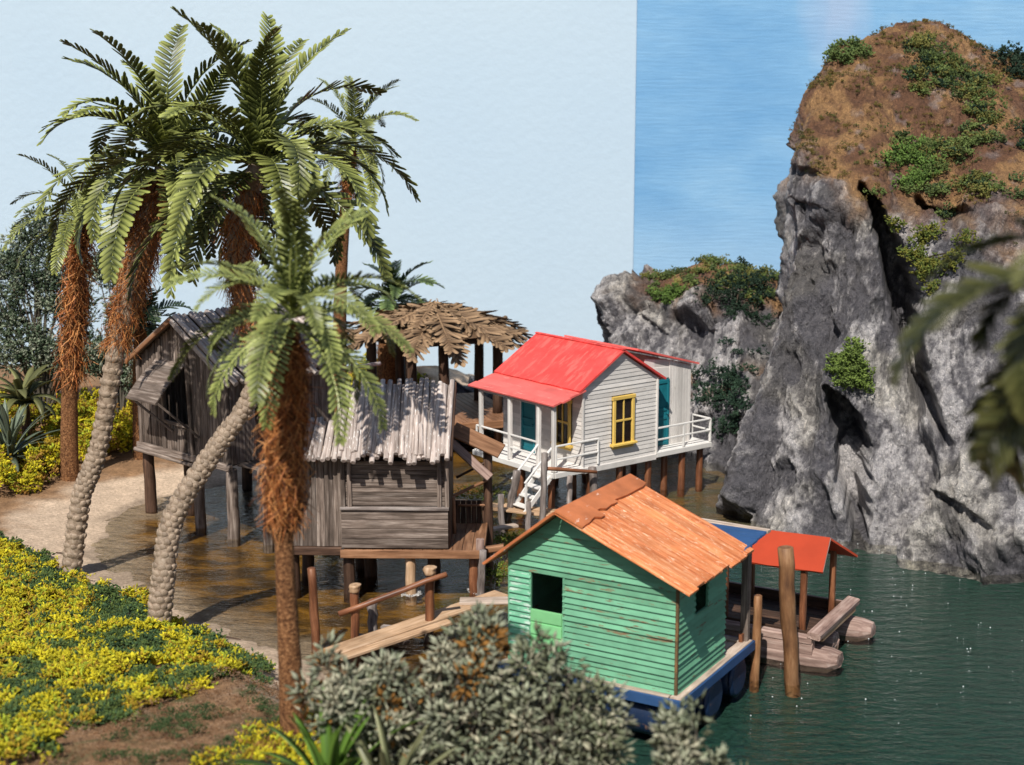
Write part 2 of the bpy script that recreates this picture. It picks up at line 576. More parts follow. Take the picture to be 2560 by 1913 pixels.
col = LX(col, np.broadcast_to(C3(.06, .085, .035), col.shape), np.where((GY < 27), sstep(1.2, 1.8, sdn)*sstep(.1, .5, grassy)*.8, 0))
ny, nx = GX.shape
idx = np.arange(ny*nx).reshape(ny, nx)
Q = np.stack([idx[:-1, :-1], idx[:-1, 1:], idx[1:, 1:], idx[1:, :-1]], -1).reshape(-1, 4)

def groundmat():
    m, nt, b = mat_new("painted_ground")
    at = N(nt, "ShaderNodeAttribute", attribute_name="col")
    v = coords(nt)
    n1 = noise(nt, v, 14, 6, .7)
    n2 = noise(nt, v, 60, 3, .6)
    c = mixc(nt, 1, at.outputs['Color'], ramp(nt, n1, [(.3, (.62, .6, .58)), (.7, (1.3, 1.28, 1.25))]), 'MULTIPLY')
    c = mixc(nt, .6, c, ramp(nt, n2, [(.35, (.7, .7, .7)), (.65, (1.25, 1.25, 1.25))]), 'MULTIPLY')
    nt.links.new(c, b.inputs['Base Color'])
    b.inputs['Roughness'].default_value = .9
    b.inputs['Specular IOR Level'].default_value = .15
    bump(nt, b, n1, .5, .06)
    return m

mesh_obj("ground", trimesh("ground", np.stack([GX, GY, GZ], -1).reshape(-1, 3), Q, groundmat(), col.reshape(-1, 3), True), kind="structure")

def watermat():
    m = bpy.data.materials.new("resin_water")
    m.use_nodes = True
    nt = m.node_tree
    nt.nodes.clear()
    out = N(nt, "ShaderNodeOutputMaterial")
    tr = N(nt, "ShaderNodeBsdfTransparent")
    tr.inputs[0].default_value = (.95, .94, .88, 1)
    gl = N(nt, "ShaderNodeBsdfGlossy")
    gl.inputs['Roughness'].default_value = .06
    gl.inputs['Color'].default_value = (1, 1, 1, 1)
    v = coords(nt, (.75, 1.5, 1), 'Object')
    n1 = noise(nt, v, 3.0, 4, .55)
    n2 = noise(nt, v, 13, 3, .5)
    mm = N(nt, "ShaderNodeMath", operation='MULTIPLY_ADD')
    nt.links.new(n2, mm.inputs[0])
    mm.inputs[1].default_value = .25
    nt.links.new(n1, mm.inputs[2])
    bp = N(nt, "ShaderNodeBump")
    bp.inputs['Strength'].default_value = .5
    bp.inputs['Distance'].default_value = .10
    nt.links.new(mm.outputs[0], bp.inputs['Height'])
    fr = N(nt, "ShaderNodeFresnel")
    fr.inputs[0].default_value = 1.33
    nt.links.new(bp.outputs[0], fr.inputs['Normal'])
    nt.links.new(bp.outputs[0], gl.inputs['Normal'])
    mx = N(nt, "ShaderNodeMixShader")
    nt.links.new(fr.outputs[0], mx.inputs[0])
    nt.links.new(tr.outputs[0], mx.inputs[1])
    nt.links.new(gl.outputs[0], mx.inputs[2])
    nt.links.new(mx.outputs[0], out.inputs[0])
    return m

mesh_obj("water", pymesh("water", [(-24, 9, 0), (17, 9, 0), (17, 50.3, 0), (-24, 50.3, 0)], [(0, 1, 2, 3)], watermat()), kind="structure")

# ------------------------------------------------------------------ rocks
def catmull(P, t):
    """P (n,...) rows, t in [0,n-1]"""
    n = len(P)
    i = np.clip(np.floor(t).astype(int), 0, n-2)
    f = (t-i)[:, None, None] if P.ndim == 3 else (t-i)[:, None]
    p0, p1, p2, p3 = P[np.maximum(i-1, 0)], P[i], P[i+1], P[np.minimum(i+2, n-1)]
    return .5*((2*p1) + (-p0+p2)*f + (2*p0-5*p1+4*p2-p3)*f*f + (-p0+3*p1-3*p2+p3)*f**3)

def loft(rows, nu, nv):
    P = np.array(rows, float)
    A = catmull(P, np.linspace(0, len(P)-1, nv))
    A = np.transpose(A, (1, 0, 2))
    B = catmull(A, np.linspace(0, A.shape[0]-1, nu))
    return np.transpose(B, (1, 0, 2))      # (nv, nu, 3)

def normals(G):
    du = np.gradient(G, axis=1)
    dv = np.gradient(G, axis=0)
    n = np.cross(du, dv)
    return n / (np.linalg.norm(n, axis=2, keepdims=True)+1e-9)

def rockmat(name, warm=1.0):
    m, nt, b = mat_new(name)
    at = N(nt, "ShaderNodeAttribute", attribute_name="col")
    v = coords(nt, (1, 1, .62))
    n1 = noise(nt, v, 7.5, 8, .74)
    n2 = noise(nt, v, 34, 5, .7)
    n3 = noise(nt, coords(nt, (1.2, 1.2, .45)), 15, 6, .78)
    c = mixc(nt, 1, at.outputs['Color'], ramp(nt, n1, [(.34, (.60, .60, .63)), (.5, (.95, .95, .96)), (.64, (1.25, 1.24, 1.22))]), 'MULTIPLY')
    c = mixc(nt, .8, c, ramp(nt, n2, [(.33, (.55, .55, .57)), (.68, (1.35, 1.33, 1.3))]), 'MULTIPLY')
    hl = ramp(nt, n3, [(.57, (0, 0, 0)), (.66, (1, 1, 1))])
    c = mixc(nt, hl, c, mixc(nt, 1.0, c, (1.9, 1.86, 1.8), 'MULTIPLY'))
    nt.links.new(c, b.inputs['Base Color'])
    b.inputs['Roughness'].default_value = .62
    b.inputs['Specular IOR Level'].default_value = .4
    ad = N(nt, "ShaderNodeMath", operation='MULTIPLY_ADD')
    nt.links.new(n2, ad.inputs[0])
    ad.inputs[1].default_value = .35
    vo = N(nt, "ShaderNodeTexVoronoi")
    vo.inputs['Scale'].default_value = 5.0
    wv = N(nt, "ShaderNodeVectorMath", operation='MULTIPLY_ADD')
    nz = N(nt, "ShaderNodeTexNoise")
    nz.inputs['Scale'].default_value = 6.0
    nt.links.new(v, nz.inputs['Vector'])
    nt.links.new(nz.outputs['Color'], wv.inputs[0])
    wv.inputs[1].default_value = (.25, .25, .25)
    nt.links.new(v, wv.inputs[2])
    nt.links.new(wv.outputs[0], vo.inputs['Vector'])
    vm = N(nt, "ShaderNodeMath", operation='MULTIPLY_ADD')
    nt.links.new(vo.outputs['Distance'], vm.inputs[0])
    vm.inputs[1].default_value = -.8
    nt.links.new(n1, vm.inputs[2])
    nt.links.new(vm.outputs[0], ad.inputs[2])
    bump(nt, b, ad.outputs[0], 1.0, .20)
    return m
MT['rock'] = rockmat("painted_grey_rock")

def facets(P, cell, seed, grad=.35, offs=.22, stretch=(1, .7, .42)):
    """faceted rock: tilted plane pieces meeting in creases; returns height and nearness to a crease"""
    rs = np.random.default_rng(seed)
    q = P*np.array(stretch)
    lo, hi = q.min(0)-cell, q.max(0)+cell
    n = np.ceil((hi-lo)/cell).astype(int)
    g = np.stack(np.meshgrid(*[np.arange(k) for k in n], indexing='ij'), -1).reshape(-1, 3)
    sd = lo+(g+rs.uniform(0, 1, g.shape))*cell
    # keep only seeds near the surface
    sub = q[::131]
    keep = np.concatenate([((c**2).sum(1)[:, None]+(sub**2).sum(1)[None]-2*(c @ sub.T)).min(1) < (1.3*cell)**2 for c in np.array_split(sd, max(1, len(sd)//2000))])
    sd = sd[keep]
    sn = (sd**2).sum(1)
    gr = rs.normal(0, grad, sd.shape)
    of = rs.uniform(-offs, offs, len(sd))
    H = np.empty(len(q)); E = np.empty(len(q))
    for i in range(0, len(q), 4000):
        b = q[i:i+4000]
        d = np.sqrt(np.maximum((b**2).sum(1)[:, None]+sn[None]-2*(b @ sd.T), 0))
        o1 = d.argmin(1)
        dd = d.copy()
        dd[np.arange(len(b)), o1] = 1e9
        o = np.stack([o1, dd.argmin(1)], 1)
        d2 = np.take_along_axis(d, o, 1)
        sw = d2[:, 0] > d2[:, 1]
        o[sw] = o[sw][:, ::-1]
        d2[sw] = d2[sw][:, ::-1]
        e = d2[:, 1]-d2[:, 0]
        h1 = of[o[:, 0]]+((b-sd[o[:, 0]])*gr[o[:, 0]]).sum(1)
        h2 = of[o[:, 1]]+((b-sd[o[:, 1]])*gr[o[:, 1]]).sum(1)
        w = .5+.5*sstep(0, .09*cell, e)
        H[i:i+4000] = h1*w+h2*(1-w)
        E[i:i+4000] = 1-sstep(0, .16*cell, e)
    return H*cell, E

def build_rock(name, rows, nu, nv, soil_fn, cracks, amp, seed, label):
    G = loft(rows, nu, nv)
    Nn = normals(G)
    if Nn[nv//3, nu//2, 1] > 0: Nn = -Nn
    P = G.reshape(-1, 3)
    so = soil_fn(P)
    q = P*np.array([.55, .55, .38]) + seed
    big = fbm(q, 5, 2.1, .5, True) - .55
    med = fbm(P*np.array([1.5, 1.5, 1.0])+seed*2, 5, 2.1, .55)
    fin = fbm(P*np.array([5., 5., 4.])+seed*3, 4, 2.0, .6, True) - .5
    wp = P + .13*np.stack([fbm(P*.9+40+k*13, 3) for k in range(3)], 1)
    h1, e1 = facets(wp, 2.1, int(seed*10), .34, .16)
    h2, e2 = facets(wp+5, .80, int(seed*10)+1, .45, .16)
    h3, e3 = facets(wp+9, .34, int(seed*10)+2, .5, .20)
    disp = (amp*.24*big + amp*.26*med + .46*h1 + .44*h2 + .40*h3 - .04*e1 - .02*e2)*(1-.80*so) + .045*fin*(1-.3*so) + .05*med*so
    face = np.clip(-Nn.reshape(-1, 3)[:, 1], .0, 1)
    P2 = P + Nn.reshape(-1, 3)*disp[:, None]
    # step faults: the block left of the line stands proud, the one to the right is set back and ramps out again
    cr = np.zeros(len(P))
    for line, depth in cracks:
        L = np.array(line, float)          # x, z, width
        z = P[:, 2]
        xs = np.interp(-z, -L[:, 1], L[:, 0])
        wd = np.interp(-z, -L[:, 1], L[:, 2])
        wob = .07*fbm(np.stack([z*2.2, z*0, z*0+seed], 1), 3)
        d = P[:, 0] - xs - wob
        zi = sstep(L[-1, 1]-.25, L[-1, 1]+.15, z)*(1-sstep(L[0, 1]-.15, L[0, 1]+.12, z))
        prof = sstep(-.04, .05, d)*(1-sstep(wd*.9, wd+.10+.5*wd, d))
        cr += depth*prof*zi*np.clip(wd/.15, 0, 1)
    P2[:, 1] += cr
    P2[:, 0] += .22*cr
    # dry-brushed paint: dark base, pale on raised grain
    dry = fbm(P*np.array([3.0, 3.0, 1.6])+31+seed, 6, 2.2, .68)
    patch = fbm(P*np.array([.5, .5, .35])+61+seed, 3)
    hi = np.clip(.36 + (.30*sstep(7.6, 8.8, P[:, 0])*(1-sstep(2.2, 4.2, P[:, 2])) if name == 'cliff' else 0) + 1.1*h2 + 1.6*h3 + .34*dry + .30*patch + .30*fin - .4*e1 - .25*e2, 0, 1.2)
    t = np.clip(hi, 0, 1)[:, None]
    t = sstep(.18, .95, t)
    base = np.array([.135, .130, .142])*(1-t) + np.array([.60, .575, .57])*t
    lich = sstep(.15, .6, fbm(P*.45+np.array([9., 2., 5.])+seed, 3))[:, None]
    base = base*(1-.35*lich) + np.array([.50, .46, .36])*.35*lich*(.4+t)
    sfac = fbm(P*1.1+77, 5, 2.2, .6)[:, None]
    sm = sstep(-.45, .5, sfac)
    soilc = np.array([.20, .10, .055])*(1-sm) + np.array([.42, .24, .105])*sm
    greyp = sstep(.35, .7, fbm(P*1.9+5, 4))[:, None]
    soilc = soilc*(1-.5*greyp) + np.array([.36, .31, .30])*.5*greyp
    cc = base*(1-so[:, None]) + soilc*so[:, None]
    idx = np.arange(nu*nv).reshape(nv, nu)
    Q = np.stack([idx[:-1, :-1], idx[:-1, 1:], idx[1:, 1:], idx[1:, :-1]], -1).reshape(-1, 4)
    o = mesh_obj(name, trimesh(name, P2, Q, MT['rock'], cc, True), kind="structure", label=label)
    return o, P2.reshape(nv, nu, 3), Nn, so.reshape(nv, nu)

cl_rows = [
 [(7.5, 43, -.7), (5.62, 36.2, -.7), (5.90, 34.2, -.7), (6.9, 33.2, -.7), (7.9, 32.4, -.7), (9.2, 31.0, -.7), (10.6, 29.5, -.7), (14.5, 26.5, -.7)],
 [(7.8, 43.5, 1.0), (5.92, 36.5, 1.0), (6.22, 34.8, 1.0), (7.05, 33.9, 1.0), (8.0, 33.1, 1.0), (9.2, 32.1, 1.0), (10.6, 30.9, 1.0), (14.5, 28.0, 1.0)],
 [(8.0, 44, 2.9), (6.30, 37.0, 2.9), (6.62, 35.5, 2.9), (7.3, 34.7, 2.9), (8.3, 34.1, 2.9), (9.5, 33.5, 2.9), (11.0, 32.5, 2.9), (14.8, 29.8, 2.8)],
 [(8.3, 44.5, 5.4), (6.66, 37.6, 5.4), (6.95, 36.3, 5.4), (7.6, 35.5, 5.4), (8.7, 35.2, 5.3), (9.9, 34.8, 5.2), (11.4, 34.0, 5.1), (15.0, 31.5, 4.9)],
 [(8.5, 45, 7.7), (6.85, 38.2, 7.7), (7.1, 37.0, 7.6), (7.9, 36.2, 7.4), (9.0, 36.0, 7.2), (10.3, 35.8, 6.9), (11.8, 35.1, 6.7), (15.2, 33.0, 6.4)],
 [(8.8, 46, 9.0), (7.42, 39.3, 9.05), (7.7, 38.5, 9.1), (8.6, 38.3, 9.05), (9.8, 38.3, 8.95), (11.1, 38.2, 8.8), (12.6, 37.8, 8.5), (16, 36.5, 8.1)],
 [(9.3, 47, 10.0), (8.05, 40.8, 10.05), (8.6, 40.5, 10.5), (9.6, 40.6, 10.8), (10.7, 40.8, 10.9), (12.0, 41, 10.7), (13.6, 41, 10.2), (17, 40, 9.5)],
 [(9.6, 47.5, 10.4), (8.75, 41.7, 10.8), (9.6, 42, 11.4), (10.7, 42.5, 11.7), (11.7, 42.5, 11.7), (13.0, 42.5, 11.15), (14.4, 42.5, 10.5), (17.5, 42, 9.8)],
 [(9.8, 48.5, 8.5), (9.3, 45.5, 9), (10.0, 45.5, 9.3), (11.0, 45.5, 9.5), (12.0, 45.5, 9.5), (13.4, 45.5, 9), (14.8, 45.5, 8.5), (18, 45, 8)],
]
def cl_soil(P):
    brk = np.interp(P[:, 0], [6, 7.2, 8.0, 9.0, 10.3, 12, 16], [8.7, 8.3, 7.5, 7.2, 7.0, 6.6, 6.2])
    n = fbm(P*np.array([.9, .5, .9])+3, 4)
    return sstep(-.75, .75, P[:, 2]-brk+.8*n)
cliff, CLP, CLN, CLS = build_rock("cliff", cl_rows, 330, 300, cl_soil, [
    ([(8.26, 7.84, .04), (8.37, 7.2, .24), (8.5, 6.58, .39), (8.79, 5.32, .49), (8.92, 4.49, .32), (9.11, 3.38, .25), (9.53, 2.49, .08)], 2.4),
    ([(7.43, 3.13, .06), (7.5, 2.62, .36), (7.51, 1.84, .37), (7.57, .87, .27), (7.65, .0, .10)], 2.0),
    ([(9.05, 1.33, .08), (9.46, 1.13, .25), (9.79, .8, .30), (10.15, .4, .08)], .45),
    ([(9.72, 7.65, .11), (9.84, 7.39, .55), (10.0, 7.09, .55), (10.17, 6.87, .11)], 1.0),
    ([(6.55, 8.3, .1), (6.9, 8.0, .5), (6.95, 7.85, .2)], .45),
    ([(6.6, 7.5, .1), (6.9, 7.2, .4), (6.9, 7.05, .2)], .4),
], .34, 5.1, "tall grey rock cliff with brown grassy top")

rk_rows = [
 [(3.6, 49, -.6), (2.75, 45.4, -.6), (3.2, 43.4, -.6), (4.1, 42.3, -.6), (5.1, 40.9, -.6), (5.7, 39.9, -.6), (6.6, 39.2, -.6), (9, 38, -.6)],
 [(3.7, 49, 1.3), (2.75, 45.5, 1.3), (3.25, 43.7, 1.3), (4.2, 42.8, 1.3), (5.3, 41.8, 1.0), (5.9, 40.9, .9), (6.8, 40.3, .8), (9, 39, 1)],
 [(3.7, 49, 2.7), (2.9, 45.7, 2.7), (3.45, 44.4, 2.8), (4.4, 43.6, 2.9), (5.5, 42.9, 2.8), (6.4, 42.1, 2.6), (7.3, 41.3, 2.5), (9.2, 41, 2.4)],
 [(3.8, 49.2, 3.2), (3.2, 46.0, 3.35), (3.8, 45.2, 3.7), (4.6, 44.6, 4.05), (5.6, 44.3, 4.2), (6.6, 43.9, 4.2), (7.5, 43.5, 4.0), (9.4, 43, 3.9)],
 [(3.9, 49.5, 3.4), (3.6, 46.6, 3.8), (4.2, 46.5, 4.15), (4.9, 46.3, 4.5), (5.9, 46, 4.85), (6.8, 46, 4.8), (7.8, 46, 4.5), (9.6, 46, 4.3)],
 [(3.7, 50, 2.5), (3.6, 48.5, 3), (4.2, 48.5, 3.2), (5.1, 48.5, 3.4), (6, 48.5, 3.6), (6.9, 48.5, 3.6), (7.9, 48.5, 3.4), (9.7, 48.5, 3)],
]
def rk_soil(P):
    n = fbm(P*1.1+8, 4)
    return np.maximum(sstep(-.1, .6, P[:, 2]-3.75+.5*n), .75*sstep(.2, .6, n)*sstep(1.0, 1.6, P[:, 2])*(1-sstep(2.0, 2.6, P[:, 2]))*sstep(4.6, 5.2, P[:, 0]))
outcrop, RKP, RKN, RKS = build_rock("rock_outcrop", rk_rows, 260, 200, rk_soil, [
    ([(3.6, 3.5, .2), (3.8, 3.1, .5), (3.8, 2.6, .1)], .3), ([(4.7, 3.6, .3), (4.85, 3.2, .8), (4.8, 2.8, .2)], .4), ([(6.0, 1.1, .1), (6.1, .6, .2), (6.2, .2, .1)], .7)],
    .34, 12.7, "low grey rock outcrop behind the red roofed house")

bl_rows = [
 [(-.9, 48.8, -.5), (-1.9, 47.6, -.5), (-1.3, 46.4, -.5), (-.2, 45.8, -.5), (1.0, 45.5, -.5), (2.2, 45.8, -.5), (3.0, 47.0, -.5), (2.8, 49, -.5)],
 [(-.8, 48.6, .5), (-1.75, 47.6, .6), (-1.2, 46.7, .6), (-.2, 46.2, .6), (1.0, 46.0, .5), (2.2, 46.2, .5), (2.9, 47.0, .5), (2.7, 48.8, .4)],
 [(-.7, 48.2, 1.0), (-1.2, 47.6, 1.1), (-.7, 47.1, 1.2), (0, 46.9, 1.2), (1.0, 46.9, 1.0), (2.0, 46.9, .9), (2.6, 47.2, .8), (2.5, 48.3, .7)],
 [(-.2, 47.9, 1.1), (-.5, 47.7, 1.25), (-.2, 47.6, 1.3), (.2, 47.5, 1.3), (1, 47.5, 1.1), (1.8, 47.5, 1.0), (2.2, 47.5, .9), (2.1, 47.9, .8)],
]
build_rock("boulder", bl_rows, 90, 60, lambda P: np.zeros(len(P)), [], .2, 21.3, "small pale boulder at the water's back edge")

# ------------------------------------------------------------------ building helpers
def clapboards(parent, O, ex, z0, z1, pitch, xr, mat, openings=(), tb=.035, tt=.012, name="board", ez=(0, 0, 1), jit=.004):
    """lapped boards on a wall seen from outside: ex to the right, xr(z) -> (x0,x1)"""
    M0 = frame(O, ex, ez)
    n = max(1, round((z1-z0)/pitch))
    p = (z1-z0)/n
    for i in range(n):
        za, zb = z0+i*p, z0+(i+1)*p
        a0, a1 = xr(za)
        b0, b1 = xr(min(zb, z1-1e-4))
        segs = [(a0, a1, b0, b1)]
        for (oa, ob, oc, od) in openings:
            if min(zb, od)-max(za, oc) > p*.5:
                new = []
                for (s0, s1, t0, t1) in segs:
                    if ob <= min(s0, t0) or oa >= max(s1, t1):
                        new.append((s0, s1, t0, t1)); continue
                    if oa-max(s0, t0) > .02: new.append((s0, oa, t0, oa))
                    if min(s1, t1)-ob > .02: new.append((ob, s1, ob, t1))
                segs = new
        for (s0, s1, t0, t1) in segs:
            if s1-s0 < .03: continue
            if t1 < t0: t0 = t1 = (t0+t1)/2
            cx, cz = (s0+s1)/2, (za+zb)/2
            j = random.uniform(-jit, jit)
            k = random.uniform(.85, 1.25)
            lo, hi = za-cz-.006+j, zb-cz+.004
            tl = random.uniform(-.5, .5)*jit
            V = [(s0-cx, lo, 0), (s1-cx, lo+tl, 0), (t1-cx, hi, 0), (t0-cx, hi, 0),
                 (s0-cx, lo, tb*k), (s1-cx, lo+tl, tb*k), (t1-cx, hi, tt), (t0-cx, hi, tt)]
            F = [(3, 2, 1, 0), (4, 5, 6, 7), (0, 1, 5, 4), (1, 2, 6, 5), (2, 3, 7, 6), (3, 0, 4, 7)]
            mesh_obj(name, pymesh(name, V, F, mat), parent, M0 @ Matrix.Translation((cx, cz, 0)))

def gable_x(W, ze, zr, xp):
    """x range of a gable wall 0..W whose peak is at xp"""
    def f(z):
        if z <= ze: return (0, W)
        t = min(1, (z-ze)/(zr-ze))
        return (xp*t, W-(W-xp)*t)
    return f

def window(parent, O, ex, x0, x1, z0, z1, fm, name="window", mull=True, fw=.085):
    """framed sash window standing proud of the wall"""
    M = frame(O, ex, (0, 0, 1))
    def L(x, z, d): return M @ Vector((x, z, d))
    up = M.to_3x3() @ Vector((0, 0, 1))
    w = beam(name, parent, L(x0, (z0+z1)/2, .035), L(x1, (z0+z1)/2, .035), z1-z0-.02, .03, MT['dark'], up=up)
    xm, zm = (x0+x1)/2, (z0+z1)/2
    for xx in (x0+fw/2, x1-fw/2): beam("frame", w, L(xx, z0, .065), L(xx, z1, .065), fw, .06, fm, up=up)
    beam("frame", w, L(x0-.02, z1-fw/2, .07), L(x1+.02, z1-fw/2, .07), fw*1.1, .07, fm, up=up)
    beam("sill", w, L(x0-.05, z0+.02, .085), L(x1+.05, z0+.02, .085), .06, .13, fm, up=up)
    beam("sill", w, L(x0+.01, z0-.05, .05), L(x1-.01, z0-.05, .05), .075, .04, fm, up=up)
    zi0, zi1 = z0+.05, z1-fw
    for a, b in (((x0+fw, zi0), (xm, zm)), ((xm, zi0), (x1-fw, zm)), ((x0+fw, zm), (xm, zi1)), ((xm, zm), (x1-fw, zi1))):
        beam("pane", w, L(a[0]+.012, (a[1]+b[1])/2, .053), L(b[0]-.012, (a[1]+b[1])/2, .053), b[1]-a[1]-.024, .006, MT['glass'], up=up)
    beam("glazing_bar", w, L(xm, zi0, .066), L(xm, zi1, .066), .035, .035, fm, up=up)
    beam("glazing_bar", w, L(x0+fw, zm, .067), L(x1-fw, zm, .067), .05, .04, fm, up=up)
    return w

def door(parent, O, ex, x0, x1, z0, z1, mat, knob=True):
    M = frame(O, ex, (0, 0, 1))
    def L(x, z, d): return M @ Vector((x, z, d))
    up = M.to_3x3() @ Vector((0, 0, 1))
    d = beam("door", parent, L((x0+x1)/2, z0, .02), L((x0+x1)/2, z1, .02), x1-x0, .05, mat, up=up)
    st = .07
    for xx in (x0+st/2, x1-st/2): beam("stile", d, L(xx, z0, .055), L(xx, z1, .055), st, .03, mat, up=up)
    for zz in (z0+.06, z0+(z1-z0)*.42, z0+(z1-z0)*.55, z1-.06): beam("rail", d, L(x0+st, zz, .053), L(x1-st, zz, .053), .08, .026, mat, up=up)
    if knob: log("handle", d, L(x1-st, z0+(z1-z0)*.48, .06), L(x1-st, z0+(z1-z0)*.48, .11), .022, .03, MT['teal'], seg=8, rings=3)
    return d

# ------------------------------------------------------------------ red roofed stilt house
H = thing("stilt_house", "white clapboard house with bright red roof, porch and yellow windows on stilts", "house", (1.70, 35.57, 0), 38.15)
W_, L_, zf, ze, zr, Pd = 2.39, 3.09, 1.15, 3.08, 3.81, .91
def gwin(x0, x1, z0, z1): return (x0, x1, z0, z1)
clapboards(H, (0, 0, 0), (1, 0, 0), zf-.05, zr, .105, gable_x(W_, ze, zr, W_/2), MT['white'], [(.90, 1.60, 1.52, 2.72)], tb=.022, tt=.008)
clapboards(H, (0, L_, 0), (0, -1, 0), zf-.05, ze, .105, lambda z: (0, L_), MT['white'], [(L_-2.30, L_-1.75, zf-.1, 2.62), (L_-.98, L_-.38, 1.55, 2.72)], tb=.022, tt=.008)
clapboards(H, (W_, 0, 0), (0, 1, 0), zf-.05, ze, .21, lambda z: (0, L_), MT['white'], tb=.02, tt=.01)
clapboards(H, (W_, L_, 0), (-1, 0, 0), zf-.05, zr, .21, gable_x(W_, ze, zr, W_/2), MT['white'], tb=.02, tt=.01)
window(H, (0, 0, 0), (1, 0, 0), .90, 1.60, 1.52, 2.74, MT['yellow'])
window(H, (0, L_, 0), (0, -1, 0), L_-.98, L_-.38, 1.55, 2.72, MT['yellow'])
door(H, (0, L_, 0), (0, -1, 0), L_-2.30, L_-1.75, zf, 2.62, MT['teal'])
for y in (2.33, 1.72): beam("door_frame", H, (-.03, y, zf), (-.03, y, 2.66), .07, .05, MT['trim'], up=(-1, 0, 0))
beam("corner_board", H, (-.02, -.02, zf-.05), (-.02, -.02, ze), .06, .06, MT['white'], up=(1, 0, 0))
beam("corner_board", H, (W_+.02, -.02, zf-.05), (W_+.02, -.02, ze-.02), .06, .06, MT['white'], up=(1, 0, 0))
# roof: two panels
og, oe = .13, .20
sl = (zr-ze)/(W_/2)
def roof_panel(parent, name, e0, e1, r0, r1, t, mat, nb=0, lift=0.0):
    """quad slab: eave e0->e1, ridge r0->r1"""
    e0, e1, r0, r1 = map(Vector, (e0, e1, r0, r1))
    ex = (e1-e0)
    M = frame(e0, ex, r0-e0)
    Mi = M.inverted()
    o = [(Mi @ p).to_2d() for p in (e0, e1, r1, r0)]
    nx_ = 14
    V, F = [], []
    for s in (0, 1):
        for i in range(nx_+1):
            a = o[0].lerp(o[1], i/nx_); b = o[3].lerp(o[2], i/nx_)
            j = random.uniform(-.012, .012)
            V.append((a.x, a.y+j, s*t+random.uniform(-.004, .004))); V.append((b.x, b.y, s*t+random.uniform(-.004, .004)))
    n = 2*(nx_+1)
    for i in range(nx_):
        a = 2*i
        F.append((a, a+1, a+3, a+2)); F.append((n+a, n+a+2, n+a+3, n+a+1))
        F.append((a, a+2, n+a+2, n+a)); F.append((a+1, n+a+1, n+a+3, a+3))
    F.append((0, n, n+1, 1)); F.append((2*nx_, 2*nx_+1, n+2*nx_+1, n+2*nx_))
    return mesh_obj(name, pymesh(name, V, F, mat), parent, M)
zE = ze-oe*sl
roof_panel(H, "roof", (-oe, L_+og, zE+.03), (-oe, -og, zE+.03), (W_/2, L_+og, zr+.03), (W_/2, -og, zr+.03), .05, MT['red'])
roof_panel(H, "roof", (W_+oe, -og, zE+.03), (W_+oe, L_+og, zE+.03), (W_/2, -og, zr+.03), (W_/2, L_+og, zr+.03), .05, MT['red'])
beam("ridge_cap", H, (W_/2-.02, -og-.01, zr+.085), (W_/2-.02, L_+og, zr+.085), .10, .03, MT['red'])
# porch roof of long planks
pw = .30
for k in range(4):
    f0, f1 = k/4, (k+1)/4
    xa, xb = -.02-f0*(Pd+.10), -.02-f1*(Pd+.10)
    za, zb = 3.02-f0*.27, 3.02-f1*.27
    d = random.uniform(-.05, .05)
    beam("roof_plank", H, ((xa+xb)/2, L_+.12+d, (za+zb)/2+.004*k), ((xa+xb)/2, -.14+d, (za+zb)/2+.004*k), .275, .045, MT['redplank'], up=(-.25, 0, .97), rough=.012)
for y in (0.0, .56, 1.67, 2.84): beam("porch_post", H, (-Pd, y, zf), (-Pd, y, 2.74), .10, .10, MT['white'], up=(1, 0, 0), rough=.05)
beam("porch_beam", H, (-Pd, -.05, 2.71), (-Pd, 2.92, 2.71), .07, .09, MT['white'])
# decks
for k in range(9):
    x = -Pd-.03 + (k+.5)*(Pd+.03)/9
    beam("deck_plank", H, (x, -.03, zf-.03), (x, L_, zf-.03), (Pd+.03)/9-.006, .05, MT['trim'], rough=.008)
beam("deck_edge", H, (-Pd-.05, -.06, zf-.09), (-Pd-.05, L_+.02, zf-.09), .05, .13, MT['trim'], rough=.02)
beam("deck_edge", H, (-Pd, -.06, zf-.09), (-.02, -.06, zf-.09), .05, .13, MT['trim'], rough=.02)
beam("floor_beam", H, (0, -.01, zf-.12), (W_, -.01, zf-.12), .07, .15, MT['white'], rough=.02)
DX = 4.32
for k in range(6):
    y = (k+.5)*.68/6
    beam("deck_plank", H, (W_+.03, y, zf-.03), (DX, y, zf-.03), .106, .05, MT['trim'], rough=.01)
beam("deck_edge", H, (W_+.02, -.03, zf-.08), (DX+.02, -.03, zf-.08), .05, .13, MT['trim'], rough=.02)
beam("deck_edge", H, (DX+.02, 0, zf-.08), (DX+.02, .72, zf-.08), .05, .13, MT['trim'], rough=.02)
# annex of upright boards
AX = 4.02
door(H, (W_, .45, 0), (1, 0, 0), .36, .84, zf, 2.86, MT['teal'])
def annex_top(x): return 3.62-.27*(x-W_)
for k in range(8):
    x0 = W_+.86+k*(AX-W_-.86)/8
    x1 = x0+(AX-W_-.86)/8-.006
    beam("board", H, ((x0+x1)/2, .43, zf), ((x0+x1)/2, .43, annex_top((x0+x1)/2)-.06), x1-x0, .03, MT['white'], up=(0, -1, 0), rough=.01)
beam("board", H, (W_+.18, .45, zf), (W_+.18, .45, 3.4), .34, .03, MT['white'], up=(0, -1, 0))
beam("board", H, (W_+.30, .445, 3.05), (AX, .445, 2.98), .28, .035, MT['white'], up=(0, -1, 0))
beam("board", H, (W_, .46, 3.28), (W_+1.0, .46, 3.16), .32, .03, MT['white'], up=(0, -1, 0))
for k in range(7):
    y = .45+(k+.5)*(L_-.45)/7
    beam("board", H, (AX, y, zf), (AX, y, annex_top(AX)-.04), (L_-.45)/7-.006, .03, MT['white'], up=(1, 0, 0))
